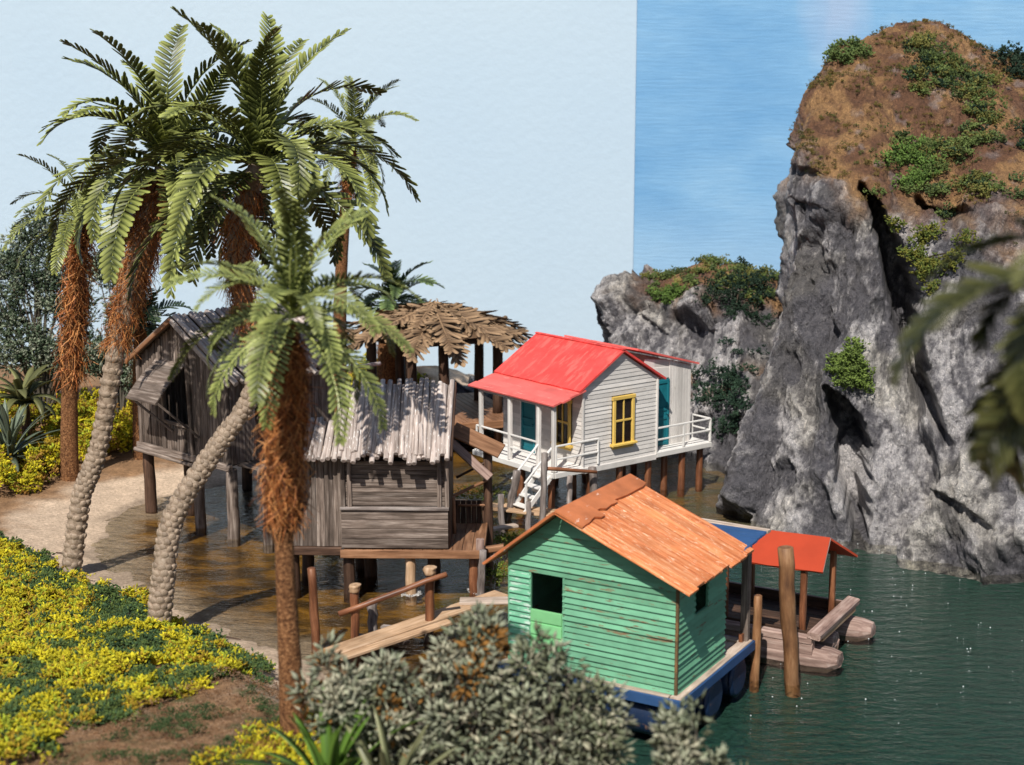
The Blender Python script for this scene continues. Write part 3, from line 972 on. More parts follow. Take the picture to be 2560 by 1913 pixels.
roof_panel(H, "roof", (AX+.16, .30, annex_top(AX+.16)), (AX+.16, L_+.05, annex_top(AX+.16)), (W_-.35, .30, annex_top(W_-.35)), (W_-.35, L_+.05, annex_top(W_-.35)), .045, MT['redplank'])
# railings
def rail_run(parent, a, b, n, mat, hs=(.30, .62), post=.045, top=.05, ends=(True, True)):
    a, b = Vector(a), Vector(b)
    for i in range(n+1):
        if (i == 0 and not ends[0]) or (i == n and not ends[1]): continue
        p = a.lerp(b, i/n)
        beam("baluster", parent, p, p+Vector((0, 0, hs[-1])), post, post, mat, up=(b-a), rough=.03)
    for h in hs: beam("handrail", parent, a+Vector((0, 0, h)), b+Vector((0, 0, h)), post, top*.8, mat, rough=.03)
rail_run(H, (-Pd-.02, .58, zf), (-Pd-.02, 1.66, zf), 1, MT['trim'])
rail_run(H, (-Pd-.02, 1.68, zf), (-Pd-.02, 3.0, zf), 1, MT['trim'])
rail_run(H, (-Pd+.03, -.05, zf), (.45, -.05, zf), 1, MT['trim'])
rail_run(H, (W_+.02, -.02, zf), (DX, -.02, zf), 2, MT['trim'], hs=(.30, .60), ends=(False, True))
rail_run(H, (DX, 0, zf), (DX, .64, zf), 1, MT['trim'], hs=(.30, .60))
# steps
st = link(bpy.data.objects.new("steps", None), H, Matrix.Identity(4))
for k in range(4):
    x = -Pd-.14-k*.20; z = zf-.16-k*.20
    beam("tread", st, (x, .06, z), (x, .52, z), .21, .035, MT['trim'], rough=.02)
    beam("riser", st, (x+.09, .08, z-.09), (x+.09, .50, z-.09), .03, .15, MT['trim'])
for y in (.04, .54):
    beam("stringer", st, (-Pd-.03, y, zf-.12), (-Pd-.86, y, zf-.90), .035, .12, MT['trim'], rough=.02)
    beam("newel", st, (-Pd-.80, y, zf-1.0), (-Pd-.80, y, zf-.12), .05, .05, MT['trim'], up=(1, 0, 0), rough=.04)
    beam("handrail", st, (-Pd, y, zf+.60), (-Pd-.84, y, zf-.16), .05, .04, MT['trim'], rough=.03)
# stilts
for (x, y) in ((.35, .15), (1.3, .12), (2.3, .15), (3.05, .35), (3.45, .12), (4.15, .18), (.2, 2.6), (1.4, 2.7), (2.4, 2.7), (3.9, 2.4), (-.8, .2), (-.8, 1.4), (-.8, 2.7), (2.75, 1.6), (.9, 1.4)):
    log("stilt", H, (x, y, -.45), (x, y, zf-.12), .095, .085, MT['post'], seg=9, rings=5, wob=.08)

# ------------------------------------------------------------------ green floating shed
S_ = thing("floating_shed", "green clapboard shed with orange plank roof floating on blue drums", "shed", (2.541, 22.354, 0), -30.24)
Ws, Ls, sf, se, sr, sp = 2.97, 1.91, .78, 2.66, 3.455, 1.0     # peak measured from the left wall
G_op = [(.40, .99, 1.05, 2.33)]
O_g = (-Ws, 0, 0)
clapboards(S_, O_g, (1, 0, 0), sf, sr, .0985, gable_x(Ws, se, sr, sp), MT['green'], G_op, tb=.046, tt=.008, jit=.007)
for ch in [c for c in S_.children if c.name.startswith("board")]:
    c = ch.matrix_basis.translation
    if c.x < -Ws+.42 and 1.0 < c.z < 2.4: ch.data.materials[0] = MT['greenwear']
    elif random.random() < .28: ch.data.materials[0] = MT['greenrust']
clapboards(S_, (0, 0, 0), (0, 1, 0), sf, se, .0985, lambda z: (0, Ls), MT['green'], [(.64, 1.15, 1.86, 2.40)], tb=.046, tt=.008, jit=.007)
clapboards(S_, (0, Ls, 0), (-1, 0, 0), sf, sr, .197, gable_x(Ws, se, sr, Ws-sp), MT['green'], tb=.02, tt=.01)
clapboards(S_, (-Ws, Ls, 0), (0, -1, 0), sf, se, .197, lambda z: (0, Ls), MT['green'], tb=.02, tt=.01)
beam("corner_board", S_, (.022, -.022, sf-.02), (.022, -.022, se+.02), .05, .05, MT['rust'], up=(1, 0, 0), rough=.06)
beam("corner_board", S_, (-Ws-.01, -.01, sf), (-Ws-.01, -.01, se), .045, .045, MT['green'], up=(1, 0, 0))
beam("floor", S_, (-Ws+.05, Ls/2, sf-.02), (-.05, Ls/2, sf-.02), Ls-.1, .04, MT['darkwood'])
# half door
hd = beam("half_door", S_, (-Ws+.695, -.012, 1.05), (-Ws+.695, -.012, 1.73), .60, .045, MT['greenlight'], up=(0, -1, 0))
for z in (1.10, 1.33, 1.55): beam("board", hd, (-Ws+.41, -.045, z+.09), (-Ws+.98, -.045, z+.09), .19, .02, MT['greenlight'], up=(0, -1, 0))
for x in (.385, 1.005): beam("door_frame", S_, (-Ws+x, -.012, 1.05), (-Ws+x, -.012, 2.36), .04, .05, MT['green'], up=(0, -1, 0))
for (a, b) in (((.012, .62, 1.85), (.012, .62, 2.42)), ((.012, 1.17, 1.85), (.012, 1.17, 2.42)), ((.012, .62, 1.86), (.012, 1.17, 1.86))):
    beam("window_frame", S_, a, b, .035, .05, MT['green'], up=(1, 0, 0))
# roof planks, right slope: planks run down the slope
ogf, ogb, oes = .35, .40, .32
xp = -Ws+sp
slr = (sr-se)/(Ws-sp)
npk = 8
edges = np.linspace(-ogf, Ls+ogb, npk+1)
nr = Vector((slr, 0, 1)).normalized()
for k in range(npk):
    y = (edges[k]+edges[k+1])/2
    dl = random.uniform(-.03, .04)
    zz = .035+random.uniform(0, .018)
    st_ = .0
    a = Vector((xp+st_, y, sr-st_*slr))+nr*zz
    b = Vector((oes+dl, y+random.uniform(-.01, .01), se-(oes+dl)*slr))+nr*(zz-.01)
    beam("roof_plank", S_, a, b, edges[k+1]-edges[k]-.008, .05, MT['orange'], up=nr, rough=.05)
# cap boards near the ridge, right slope (darker overlapping pieces with a broken edge)
cuts = [(-ogf-.015, .42, .50), (.42, 1.10, .40), (1.10, Ls+ogb+.02, .34)]
for (y0, y1, w) in cuts:
    a = Vector((xp+.02, (y0+y1)/2, sr))+nr*.088
    M = frame(Vector((xp-.02, y0, sr+.02*slr))+nr*.075, (0, 1, 0), (-1, 0, slr))
    n = 6
    out = [((y1-y0)*i/n, -w+random.uniform(-.035, .035)) for i in range(n+1)] + [((y1-y0), .0), (0, .0)]
    prism("ridge_board", S_, M, out, .035, MT['orangecap'])
# left slope: wide planks seen edge-on
sll = (sr-se)/sp
nl = Vector((-sll, 0, 1)).normalized()
for k in range(4):
    y0, y1 = [(-ogf+(Ls+ogb+ogf)*q/4) for q in (k, k+1)]
    a = Vector((xp, (y0+y1)/2, sr))+nl*.045
    b = Vector((-Ws-.30, (y0+y1)/2, se-.30*sll))+nl*.045
    beam("roof_plank", S_, a, b, y1-y0-.006, .05, MT['orangecap'], up=nl, rough=.03)
# platform
for k in range(9):
    x = -Ws-.15+(k+.5)*(Ws+.30)/9
    beam("deck_plank", S_, (x, -.15, sf-.07), (x, 2.86, sf-.07), (Ws+.30)/9-.008, .05, MT['pale'], rough=.01)
beam("deck_plank", S_, (.06, -.10, sf-.022), (.06, 2.86, sf-.022), .19, .04, MT['pale'], rough=.02)
beam("deck_plank", S_, (-.62, 2.78, sf-.022), (-.04, 2.78, sf-.022), .15, .04, MT['pale'], rough=.02)
beam("deck_plank", S_, (-Ws-.1, -.085, sf-.022), (-.05, -.085, sf-.022), .12, .04, MT['pale'], rough=.02)
for a, b in (((-Ws-.17, -.175, sf-.10), (.18, -.175, sf-.10)), ((.175, -.15, sf-.10), (.175, 2.90, sf-.10)), ((-Ws-.17, 2.89, sf-.10), (.18, 2.89, sf-.10))):
    beam("edge_board", S_, a, b, .04, .17, MT['blue'], rough=.02)
def drum(parent, a, b, r):
    o = log("drum", parent, a, b, r, r, MT['bluedrum'], seg=18, rings=7, wob=.02)
    a, b = Vector(a), Vector(b)
    for t in (.02, .33, .66, .98):
        p = a.lerp(b, t); d = (b-a).normalized()*.02
        log("rim", o, p-d, p+d, r*1.05, r*1.05, MT['bluedrum'], seg=18, rings=3, wob=.0)
for y in (.25, 1.35, 2.4):
    drum(S_, (-1.25, y, .26), (.10, y, .26), .34)
    drum(S_, (-Ws-.05, y, .26), (-1.75, y, .26), .34)
for x in (-.15, -1.5, -Ws+.1): beam("joist", S_, (x, -.1, sf-.145), (x, 2.85, sf-.145), .10, .09, MT['darkwood'])
# open back porch: blue roof on posts
for (x, y) in ((.04, 2.80), (-1.3, 2.80), (-Ws+.1, 2.80)):
    beam("porch_post", S_, (x, y, sf), (x, y, 2.64), .14, .14, MT['greywood'], up=(1, 0, 0), rough=.03)
beam("block", S_, (.02, 2.70, sf), (.02, 2.70, sf+.14), .10, .07, MT['post'], up=(1, 0, 0))
roof_panel(S_, "porch_roof", (.28, Ls+.02, 2.56), (.28, 3.05, 2.64), (-Ws-.2, Ls+.02, 2.56), (-Ws-.2, 3.05, 2.66), .04, MT['blue'])
beam("fascia", S_, (-Ws-.2, 3.12, 2.70), (.30, 3.12, 2.66), .16, .05, MT['pale'], rough=.02)

# ------------------------------------------------------------------ barge with canopy
Bg = thing("canopy_barge", "weathered log barge with orange red canopy roof moored behind the green shed", "barge", (5.45, 25.7, 0), -30)
def pontoon(y, tipx, z, r):
    """squared log with a chopped bow"""
    n = 10
    xs = [-3.9, -3.7, -.35, -.12, tipx*.55, tipx]
    sc = [.75, 1, 1, 1, .9, .62]
    V, F = [], []
    for x, s in zip(xs, sc):
        for j in range(n):
            a = 2*math.pi*(j+.5)/n
            cy, cz = math.cos(a), math.sin(a)
            k = 1/max(abs(cy), abs(cz))**.55
            V.append((x+random.uniform(-.02, .02), y+r*s*cy*k*1.05, z+r*(s if cz < 0 else .5+.5*s)*cz*k*.92+(.0 if cz > 0 else .18*(1-s))))
    for i in range(len(xs)-1):
        for j in range(n): F.append((i*n+j, (i+1)*n+j, (i+1)*n+(j+1) % n, i*n+(j+1) % n))
    F.append(tuple(range(n))); F.append(tuple(range(len(V)-1, len(V)-n-1, -1)))
    return mesh_obj("pontoon_log", pymesh("pontoon_log", V, F, MT['mauve']), Bg)
pontoon(-.02, .42, .08, .25)
pontoon(1.78, .46, .08, .25)
pontoon(.9, .05, .08, .22)
for y in (-.17, 1.93):
    beam("gunwale", Bg, (-3.8, y, .46), (-.04, y, .46), .20, .14, MT['mauve'], rough=.03)
    beam("side_plank", Bg, (-3.8, y*1.02, .29), (-.03, y*1.02, .29), .15, .24, MT['mauve'], rough=.02)
beam("cross_beam", Bg, (.0, -.28, .58), (.0, 1.98, .58), .25, .12, MT['mauve'], up=(.12, 0, 1), rough=.03)
beam("cross_beam", Bg, (.06, -.05, .47), (.06, 1.8, .47), .10, .10, MT['tan'], rough=.03)
for k in range(9):
    y = .0+(k+.5)*1.76/9
    beam("deck_plank", Bg, (-3.7, y, .36), (-.1, y, .36), .185, .04, MT['darkwood'], rough=.01)
for y in (-.05, 1.82): beam("inner_board", Bg, (-3.7, y, .47), (-.15, y, .47), .03, .20, MT['darkwood'])
for (x, y) in ((-.40, .28), (-.30, 1.62), (-3.2, .28), (-3.2, 1.62), (-1.9, .28), (-1.9, 1.62)):
    beam("canopy_post", Bg, (x, y, .38), (x, y, 1.62+.30*(1-abs(y-.95)/.75)), .11, .11, MT['post'], up=(1, 0, 0), rough=.03)
roof_panel(Bg, "canopy", (-3.6, .18, 1.50), (-.02, .18, 1.60), (-3.6, .95, 1.93), (-.15, .95, 2.0), .04, MT['canopy'])
roof_panel(Bg, "canopy", (.12, 1.74, 1.50), (-3.6, 1.74, 1.46), (-.15, .95, 1.995), (-3.6, .95, 1.925), .04, MT['canopy'])
beam("edge_strip", Bg, (-.035, .185, 1.625), (-.16, .94, 2.03), .03, .025, MT['mauve'], up=(0, -.5, .85), rough=.05)
beam("ridge_beam", Bg, (-3.6, .95, 1.87), (-.2, .95, 1.94), .08, .08, MT['post'])

# ------------------------------------------------------------------ left stilt hut
Hl = thing("stilt_hut", "grey bamboo hut with propped awning window on dark stilts", "hut", (-6.35, 33.4, 0), -42)
Wl, Ll, lf, le, lr, lx = 3.4, 3.1, 1.72, 3.82, 4.88, 1.65
gl_ = gable_x(Wl, le, lr, lx)
def gtop(x): return le+(lr-le)*(x/lx if x < lx else (Wl-x)/(Wl-lx))
n = 34
for k in range(n):
    x = (k+.5)*Wl/n
    top = gtop(x)-.02
    segs = [(lf+random.uniform(-.03, .02), top)]
    if 1.02 < x < 2.02: segs = [(lf, 2.38+random.uniform(-.01, .01)), (3.78, top)]
    for (za, zb) in segs:
        if x < 1.02 or random.random() < .3:
            log("bamboo_cane", Hl, (-Wl+x, random.uniform(-.02, .01), za), (-Wl+x+random.uniform(-.02, .02), random.uniform(-.02, .01), zb), .052, .046, MT['greywood'], seg=8, rings=5, wob=.14)
        else:
            beam("plank", Hl, (-Wl+x, 0, za), (-Wl+x, 0, zb), Wl/n-.004, .05, MT['greywood'], up=(0, -1, 0), rough=.02)
for (x, xt) in ((0.02, .02), (.98, .92), (2.06, 1.90), (Wl-.02, Wl-.02)):
    beam("stud", Hl, (-Wl+x, -.06, lf-.05), (-Wl+xt, -.06, gtop(xt)-.06), .11, .07, MT['greywood'], up=(0, -1, 0), rough=.05)
beam("window_rail", Hl, (-Wl+1.0, -.06, 2.40), (-Wl+2.05, -.06, 2.38), .09, .06, MT['greywood'], up=(0, -1, 0), rough=.05)
beam("sill_beam", Hl, (-Wl-.1, -.08, lf-.06), (.1, -.08, lf-.06), .10, .16, MT['greywood'], rough=.04)
log("pole", Hl, (-Wl-.12, -.16, lf-.15), (-.9, -.16, lf-.20), .05, .045, MT['greywood'])
# interior floor and dark back
beam("floor", Hl, (-Wl+.05, Ll/2, lf-.03), (-.05, Ll/2, lf-.03), Ll-.1, .05, MT['darkwood'])
for k in range(17):
    x = (k+.5)*Wl/17
    beam("plank", Hl, (-Wl+x, Ll, lf), (-Wl+x, Ll, gtop(x)-.02), Wl/17+.004, .05, MT['greywood'], up=(0, 1, 0))
for k in range(13):
    y = (k+.5)*Ll/13
    beam("plank", Hl, (-Wl, y, lf), (-Wl, y, le-.02), Ll/13+.004, .05, MT['greywood'], up=(-1, 0, 0))
    if not 3 <= k <= 6: beam("plank", Hl, (0, y, lf), (0, y, le-.02), Ll/13+.002, .05, MT['greywood'], up=(1, 0, 0), rough=.02)
    else: beam("plank", Hl, (0, y, lf), (0, y, 2.6), Ll/13+.002, .05, MT['greywood'], up=(1, 0, 0), rough=.02)
# awning: curved board sheet with battens and struts
aw = link(bpy.data.objects.new("awning", None), Hl, Matrix.Identity(4))
xa0, xa1 = -Wl+.78, -Wl+1.92
for k in range(6):
    t0, t1 = k/6, (k+1)/6
    def cv(t): return Vector((0, -.06-.78*t**1.15, 3.86-.82*t**.92+.10*math.sin(math.pi*t)))
    p, q = cv(t0), cv(t1)
    nn = Vector((0, -(q-p).z, (q-p).y)); nn = nn if nn.z > 0 else -nn
    m = (p+q)/2
    beam("slat", aw, (xa0-.12*t1, m.y, m.z), (xa1-.10*t1, m.y, m.z), (q-p).length*1.02, .035, MT['greywood'], up=nn, rough=.02)
for x in (xa0+.0, xa1-.1):
    beam("strut", aw, (x-.05, -.80, 3.05), (x+.55, -.08, 2.20), .06, .05, MT['greywood'], rough=.05)
beam("batten", aw, (xa0-.14, -.84, 3.03), (xa1-.10, -.84, 3.03), .05, .05, MT['greywood'], rough=.05)
# roof of split bamboo
slr_ = (lr-le)/(Wl-lx)
nr2 = Vector((slr_, 0, 1)).normalized()
for k in range(24):
    y = -.22+(k+.5)*(Ll+.55)/24
    e = random.uniform(.22, .48)
    h = .07+random.uniform(-.02, .03)
    a = Vector((-Wl+lx-.05+random.uniform(-.05, .05), y, lr+.02))+nr2*h
    b = Vector((e, y+random.uniform(-.04, .04), le-e*slr_))+nr2*(h+random.uniform(-.02, .02))
    log("roof_cane", Hl, a, b, .062, .068, MT['bamboo'], seg=8, rings=5, wob=.1)
sll_ = (lr-le)/lx
nl2 = Vector((-sll_, 0, 1)).normalized()
for k in range(12):
    y = -.25+(k+.5)*(Ll+.55)/12
    a = Vector((-Wl+lx, y, lr))+nl2*.06
    b = Vector((-Wl-.22, y, le-.22*sll_))+nl2*.06
    beam("roof_plank", Hl, a, b, (Ll+.55)/12-.005, .05, MT['greywood'], up=nl2, rough=.03)
beam("barge_board", Hl, Vector((-Wl+lx+.02, -.24, lr-.02))+nr2*.0, Vector((.34, -.24, le-.34*slr_))+nr2*.0, .06, .13, MT['bamboo'], up=nr2, rough=.04)
beam("barge_board", Hl, Vector((-Wl+lx-.02, -.26, lr-.02)), Vector((-Wl-.20, -.26, le-.20*sll_)), .06, .10, MT['deck'], up=nl2, rough=.04)
beam("eave_beam", Hl, (-Wl-.28, -.2, le-.02), (-Wl-.28, Ll+.2, le-.02), .06, .07, MT['greywood'])
log("pole", Hl, (.30, Ll*.2, le-.22), (.36, Ll+1.2, le-.30), .055, .05, MT['bamboo'])
# landing on the long side
for k in range(7):
    y = .15+(k+.5)*2.1/7
    beam("deck_plank", Hl, (.03, y, lf-.03), (1.0, y, lf-.03), 2.1/7-.01, .05, MT['greywood'], rough=.03)
beam("beam", Hl, (.98, .0, lf-.02), (.98, 2.4, lf-.02), .10, .16, MT['greypost'], rough=.05)
beam("beam", Hl, (1.02, -.05, lf-.20), (1.02, 2.3, lf-.20), .06, .08, MT['greypost'], rough=.05)
beam("brace", Hl, (.95, 1.9, lf-.25), (.6, 2.5, .6), .06, .07, MT['greywood'], rough=.05)
for (x, y, r) in ((-Wl+.05, .1, .15), (-Wl+.75, .75, .14), (-1.3, .05, .14), (-.02, .02, .15), (.95, .25, .13), (.7, 1.5, .15), (-Wl+.1, Ll-.1, .14), (-.1, Ll-.1, .14), (-1.7, Ll-.1, .14), (.95, 2.2, .12)):
    log("stilt", Hl, (x, y, -.45), (x, y, lf-.12), r, r*.92, MT['darkwood'] if y > .3 or x < -2 else MT['greywood'], seg=10, rings=6, wob=.08)

# ------------------------------------------------------------------ middle stilt hut
Hm = thing("stilt_hut", "plank walled hut with pale bamboo pole roof and brown deck on stilts", "hut", (-3.42, 29.5, 0), -1.2)
Wm, Dm, mf = 2.14, 1.75, .95
for k in range(4): beam("wall_plank", Hm, (0, -.055, mf+.03+k*.20+.10), (Wm, -.055, mf+.03+k*.20+.10), .05, .193, MT['greywood'], rough=.012)
beam("wall_rail", Hm, (-.02, -.07, mf+.86), (Wm+.02, -.07, mf+.86), .12, .06, MT['greypost'], rough=.02)
for k in range(10):
    z = mf+.90+(k+.5)*.092
    beam("wall_plank", Hm, (.05, -.005+random.uniform(-.006, .006), z), (Wm-.05, -.005, z), .03, .086, MT['greywood'], rough=.015)
for x in (.04, .17, Wm-.17, Wm-.02): beam("stud", Hm, (x, -.045, mf+.88), (x, -.045, 2.98), .085, .06, MT['greywood'], up=(0, -1, 0), rough=.03)
for k in range(11):
    y = (k+.5)*Dm/11
    if y < 1.2: beam("wall_plank", Hm, (Wm, y, mf), (Wm, y, 3.0+.75*y), Dm/11, .04, MT['darkwood'], up=(1, 0, 0))
    beam("wall_plank", Hm, (0, y, mf), (0, y, 3.0+.6*min(y, 1.2)), Dm/11, .04, MT['greywood'], up=(-1, 0, 0))
for k in range(12):
    x = (k+.5)*Wm/12
    beam("wall_plank", Hm, (x, Dm, mf), (x, Dm, 3.6), Wm/12+.003, .04, MT['greywood'], up=(0, 1, 0))
sm_ = (4.08-2.98)/1.55
nm = Vector((0, -sm_, 1)).normalized()
n = 25
for lay in range(2):
    for k in range(n if lay == 0 else 10):
        x = -.10+(k+.5)*(Wm+.16)/n if lay == 0 else random.uniform(-.02, Wm)
        ya = -.30-random.uniform(0, .22) if lay == 0 else -.28-random.uniform(0, .1)
        yb = 1.28+random.uniform(-.05, .10) if lay == 0 else random.uniform(-.02, .75)
        h = .06+lay*.06+random.uniform(0, .02)
        a = Vector((x, ya, 2.98+sm_*(ya+.25)))+nm*h
        b = Vector((x+random.uniform(-.07, .04), yb, 2.98+sm_*(yb+.25)))+nm*h
        r = random.uniform(.047, .057)*(1 if lay == 0 else .85)
        log("roof_pole", Hm, a, b, r, r*.92, MT['bamboo'], seg=9, rings=6, wob=.12)
for k in range(24):
    x = -.06+k*(Wm+.14)/24
    log("roof_pole", Hm, Vector((x, -.26-random.uniform(0, .1), 2.98))+nm*.015, Vector((x, 1.26, 2.98+sm_*1.51))+nm*.015, .046, .044, MT['bamboo'], seg=8, rings=4, wob=.08)
for k in range(12):
    x = -.05+(k+.5)*(Wm+.1)/12
    beam("roof_plank", Hm, (x, 1.25, 4.04), (x, 2.2, 3.55), (Wm+.1)/12+.002, .04, MT['greywood'], up=(0, .45, .9))
beam("barge_board", Hm, (Wm+.09, -.32, 2.90), (Wm+.09, 1.35, 4.08), .04, .14, MT['darkwood'], up=nm)
beam("roof_beam", Hm, (-.1, -.12, 2.93), (Wm+.08, -.12, 2.93), .08, .08, MT['darkwood'])
beam("roof_beam", Hm, (-.1, 1.2, 3.95), (Wm+.08, 1.2, 3.95), .08, .08, MT['darkwood'])
# left lean-to
for k in range(13):
    x = -1.15+(k+.5)*1.15/13
    beam("wall_plank", Hm, (x, .12+random.uniform(-.01, .01), mf+.02), (x+random.uniform(-.01, .01), .12, 2.86), .088, .05, MT['greywood'], up=(0, -1, 0), rough=.05)
for k in range(12):
    x = -1.2+(k+.5)*1.12/12
    ya = -.16-random.uniform(0, .12); yb = .95+random.uniform(-.06, .12)
    log("roof_pole", Hm, Vector((x, ya, 2.84+.42*(ya+.2)))+nm*.05, Vector((x+random.uniform(-.03, .03), yb, 2.84+.42*(yb+.2)))+nm*.05, .05, .046, MT['bamboo'], seg=8, rings=5)
beam("deck_edge", Hm, (-1.25, .02, mf-.06), (-.02, .02, mf-.06), .10, .17, MT['darkwood'])
for k in range(6):
    x = -1.2+(k+.5)*1.18/6
    beam("deck_plank", Hm, (x, .05, mf-.01), (x, 1.5, mf-.01), .19, .04, MT['darkwood'])
# deck
for k in range(14):
    x = .02+(k+.5)*2.80/14
    beam("deck_plank", Hm, (x, -.13, mf-.02), (x, 1.85, mf-.02), 2.80/14-.008, .05, MT['deck'], rough=.012)
beam("deck_edge", Hm, (-.02, -.17, mf-.06), (2.84, -.17, mf-.06), .06, .17, MT['deck'], rough=.015)
beam("deck_edge", Hm, (2.84, -.14, mf-.06), (2.84, 1.9, mf-.06), .05, .15, MT['deck'], rough=.015)
beam("cross_joist", Hm, (2.6, .35, mf-.16), (3.25, .35, mf-.06), .14, .13, MT['deck'], rough=.03)
beam("end_block", Hm, (2.78, -.02, mf-.05), (2.78, -.02, mf+.22), .16, .13, MT['mauve'], up=(0, -1, 0), rough=.03)
for (x, y, r, m) in ((2.65, .1, .105, 'post'), (1.38, -.02, .105, 'tan'), (.12, .05, .12, 'darkwood'), (.42, 1.2, .13, 'darkwood'), (1.75, 1.3, .13, 'darkwood'), (2.6, 1.7, .11, 'darkwood'), (-1.05, .25, .12, 'darkwood'), (-.9, 1.2, .12, 'darkwood'), (.15, 1.75, .12, 'darkwood')):
    log("stilt", Hm, (x, y, -.4), (x+random.uniform(-.02, .02), y, mf-.12), r*1.1, r, MT[m], seg=10, rings=6, wob=.1)
# right porch: tall post, roof plank, rails
log("porch_post", Hm, (2.90, 1.95, -.4), (2.86, 1.95, 2.55), .085, .10, MT['darkwood'])
beam("porch_roof_plank", Hm, (2.12, 2.0, 2.98), (3.16, 1.75, 2.56), .40, .05, MT['deck'], up=(0, -.55, .85), rough=.02)
beam("porch_roof_plank", Hm, (2.10, 1.85, 2.72), (2.92, 1.62, 2.02), .20, .06, MT['mauve'], up=(0, -.6, .8), rough=.02)
log("handrail", Hm, (2.14, 1.2, 1.72), (2.88, 1.85, 1.92), .035, .035, MT['deck'], seg=8)
log("handrail", Hm, (2.2, 1.9, 1.95), (2.86, 1.92, 2.30), .03, .03, MT['darkwood'], seg=8)
log("porch_post", Hm, (2.20, 1.1, mf), (2.18, 1.1, 1.74), .04, .04, MT['deck'], seg=8)
log("handrail", Hm, (2.24, 1.9, 1.34), (2.86, 1.92, 1.34), .025, .025, MT['deck'], seg=8)
for k in range(6): beam("back_panel", Hm, (2.22+k*.115, 2.02, mf-.25), (2.22+k*.115, 2.02, 1.42), .108, .03, MT['darkwood'], up=(0, -1, 0))

# ------------------------------------------------------------------ fronds
def frond_mesh(name, mat, L, nl, ll, e0, droop, c_dark, c_light, wid=.17, vang=.25, fwd=.75, jit=.12, rach=.02, cup=.15, tipdroop=0.0, seed=0):
    """palm frond growing along +x from the origin; closed diamond-section leaflets"""
    rs = np.random.default_rng(seed)
    ns = 14
    ts = np.linspace(0, 1, ns+1)
    ang = e0 - droop*ts**1.25
    dx = np.cos(ang)*L/ns; dz = np.sin(ang)*L/ns
    px = np.concatenate([[0], np.cumsum(dx[:-1])]); pz = np.concatenate([[0], np.cumsum(dz[:-1])])
    side = rs.normal(0, .05)
    py = side*L*ts**2
    V, T, Cc = [], [], []
    cd, cl = np.array(c_dark), np.array(c_light)
    # rachis: square tube
    for i in range(ns+1):
        r = rach*(1-.8*ts[i])
        nx_, nz_ = -math.sin(ang[i]), math.cos(ang[i])
        for (a, b) in ((1, 0), (0, 1), (-1, 0), (0, -1)):
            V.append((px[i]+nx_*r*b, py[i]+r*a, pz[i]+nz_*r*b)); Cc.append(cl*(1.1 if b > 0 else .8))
    for i in range(ns):
        for j in range(4):
            a, b, c, d = i*4+j, i*4+(j+1) % 4, (i+1)*4+(j+1) % 4, (i+1)*4+j
            T += [(a, b, c), (a, c, d)]
    for k in range(nl):
        t = .10+.90*k/(nl-1)
        for s in (-1, 1):
            tt = min(1, t+(.3/nl if s > 0 else 0))
            x, y, z = np.interp(tt, ts, px), np.interp(tt, ts, py), np.interp(tt, ts, pz)
            a = np.interp(tt, ts, ang)
            tan = np.array([math.cos(a), 0, math.sin(a)]); nor = np.array([-math.sin(a), 0, math.cos(a)]); lat = np.array([0, s, 0])
            f = fwd*(.75+.6*t)+rs.normal(0, jit*.5)
            l = ll*(math.sin(math.pi*(.13+.80*t))**.6)*(1+rs.normal(0, jit*.4))
            d = lat*math.cos(f*.8)+tan*math.sin(f*.8)+nor*(vang-cup*t+rs.normal(0, jit*.6))
            d /= np.linalg.norm(d)
            w = wid*ll*(1+rs.normal(0, .1))
            wv = tan - d*(tan@d); wv /= np.linalg.norm(wv)+1e-9
            th = np.cross(d, wv)
            th = th if th@nor > 0 else -th
            p0 = np.array([x, y, z])
            tip = p0+d*l+np.array([0, 0, -tipdroop*l])
            m = p0+d*l*.42
            m2 = p0+d*l*.86+np.array([0, 0, -tipdroop*l*.6])
            b0 = len(V)
            tone = rs.uniform(.75, 1.2)
            for (q, kw, kt, kb) in ((p0, .34, .16, .10), (m, .5, .20, .12), (m2, .40, .15, .09)):
                V += [q+wv*w*kw, q+th*w*kt, q-wv*w*kw, q-th*w*kb]
            V.append(tip)
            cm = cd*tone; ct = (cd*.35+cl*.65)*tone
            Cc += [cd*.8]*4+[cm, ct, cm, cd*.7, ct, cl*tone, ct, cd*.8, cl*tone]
            T += [(b0, b0+1, b0+2), (b0, b0+2, b0+3)]
            for j in range(4):
                A, B = b0+j, b0+(j+1) % 4
                T += [(A, B, B+4), (A, B+4, A+4), (A+4, B+4, B+8), (A+4, B+8, A+8), (A+8, B+8, b0+12)]
    return trimesh(name, np.array(V), np.array(T), mat, np.array(Cc))

def tube(pts, rads, seg=14, bumps=0.0, seed=0):
    """smooth tube through points -> V,T, sampled centres"""
    P = np.array(pts, float)
    n = 10*(len(P)-1)+1
    C = catmull(P, np.linspace(0, len(P)-1, n))
    rr = np.interp(np.linspace(0, 1, n), np.linspace(0, 1, len(rads)), rads)
    V = []
    Fr = []
    for i in range(n):
        d = C[min(i+1, n-1)]-C[max(i-1, 0)]
        d /= np.linalg.norm(d)
        a = np.cross(d, [0, 1, 0]); a /= np.linalg.norm(a)
        b = np.cross(d, a)
        Fr.append((C[i], d, a, b, rr[i]))
        for j in range(seg):
            t = 2*math.pi*j/seg
            V.append(C[i]+rr[i]*(a*math.cos(t)+b*math.sin(t)))
    V = np.array(V)
    if bumps:
        c = np.repeat(C, seg, 0)
        o = V-c
        V = c+o*(1+bumps*fbm(V*9+seed, 3))[:, None]
    Q = []
    for i in range(n-1):
        for j in range(seg): Q.append((i*seg+j, i*seg+(j+1) % seg, (i+1)*seg+(j+1) % seg, (i+1)*seg+j))
    return V, np.array(Q), Fr

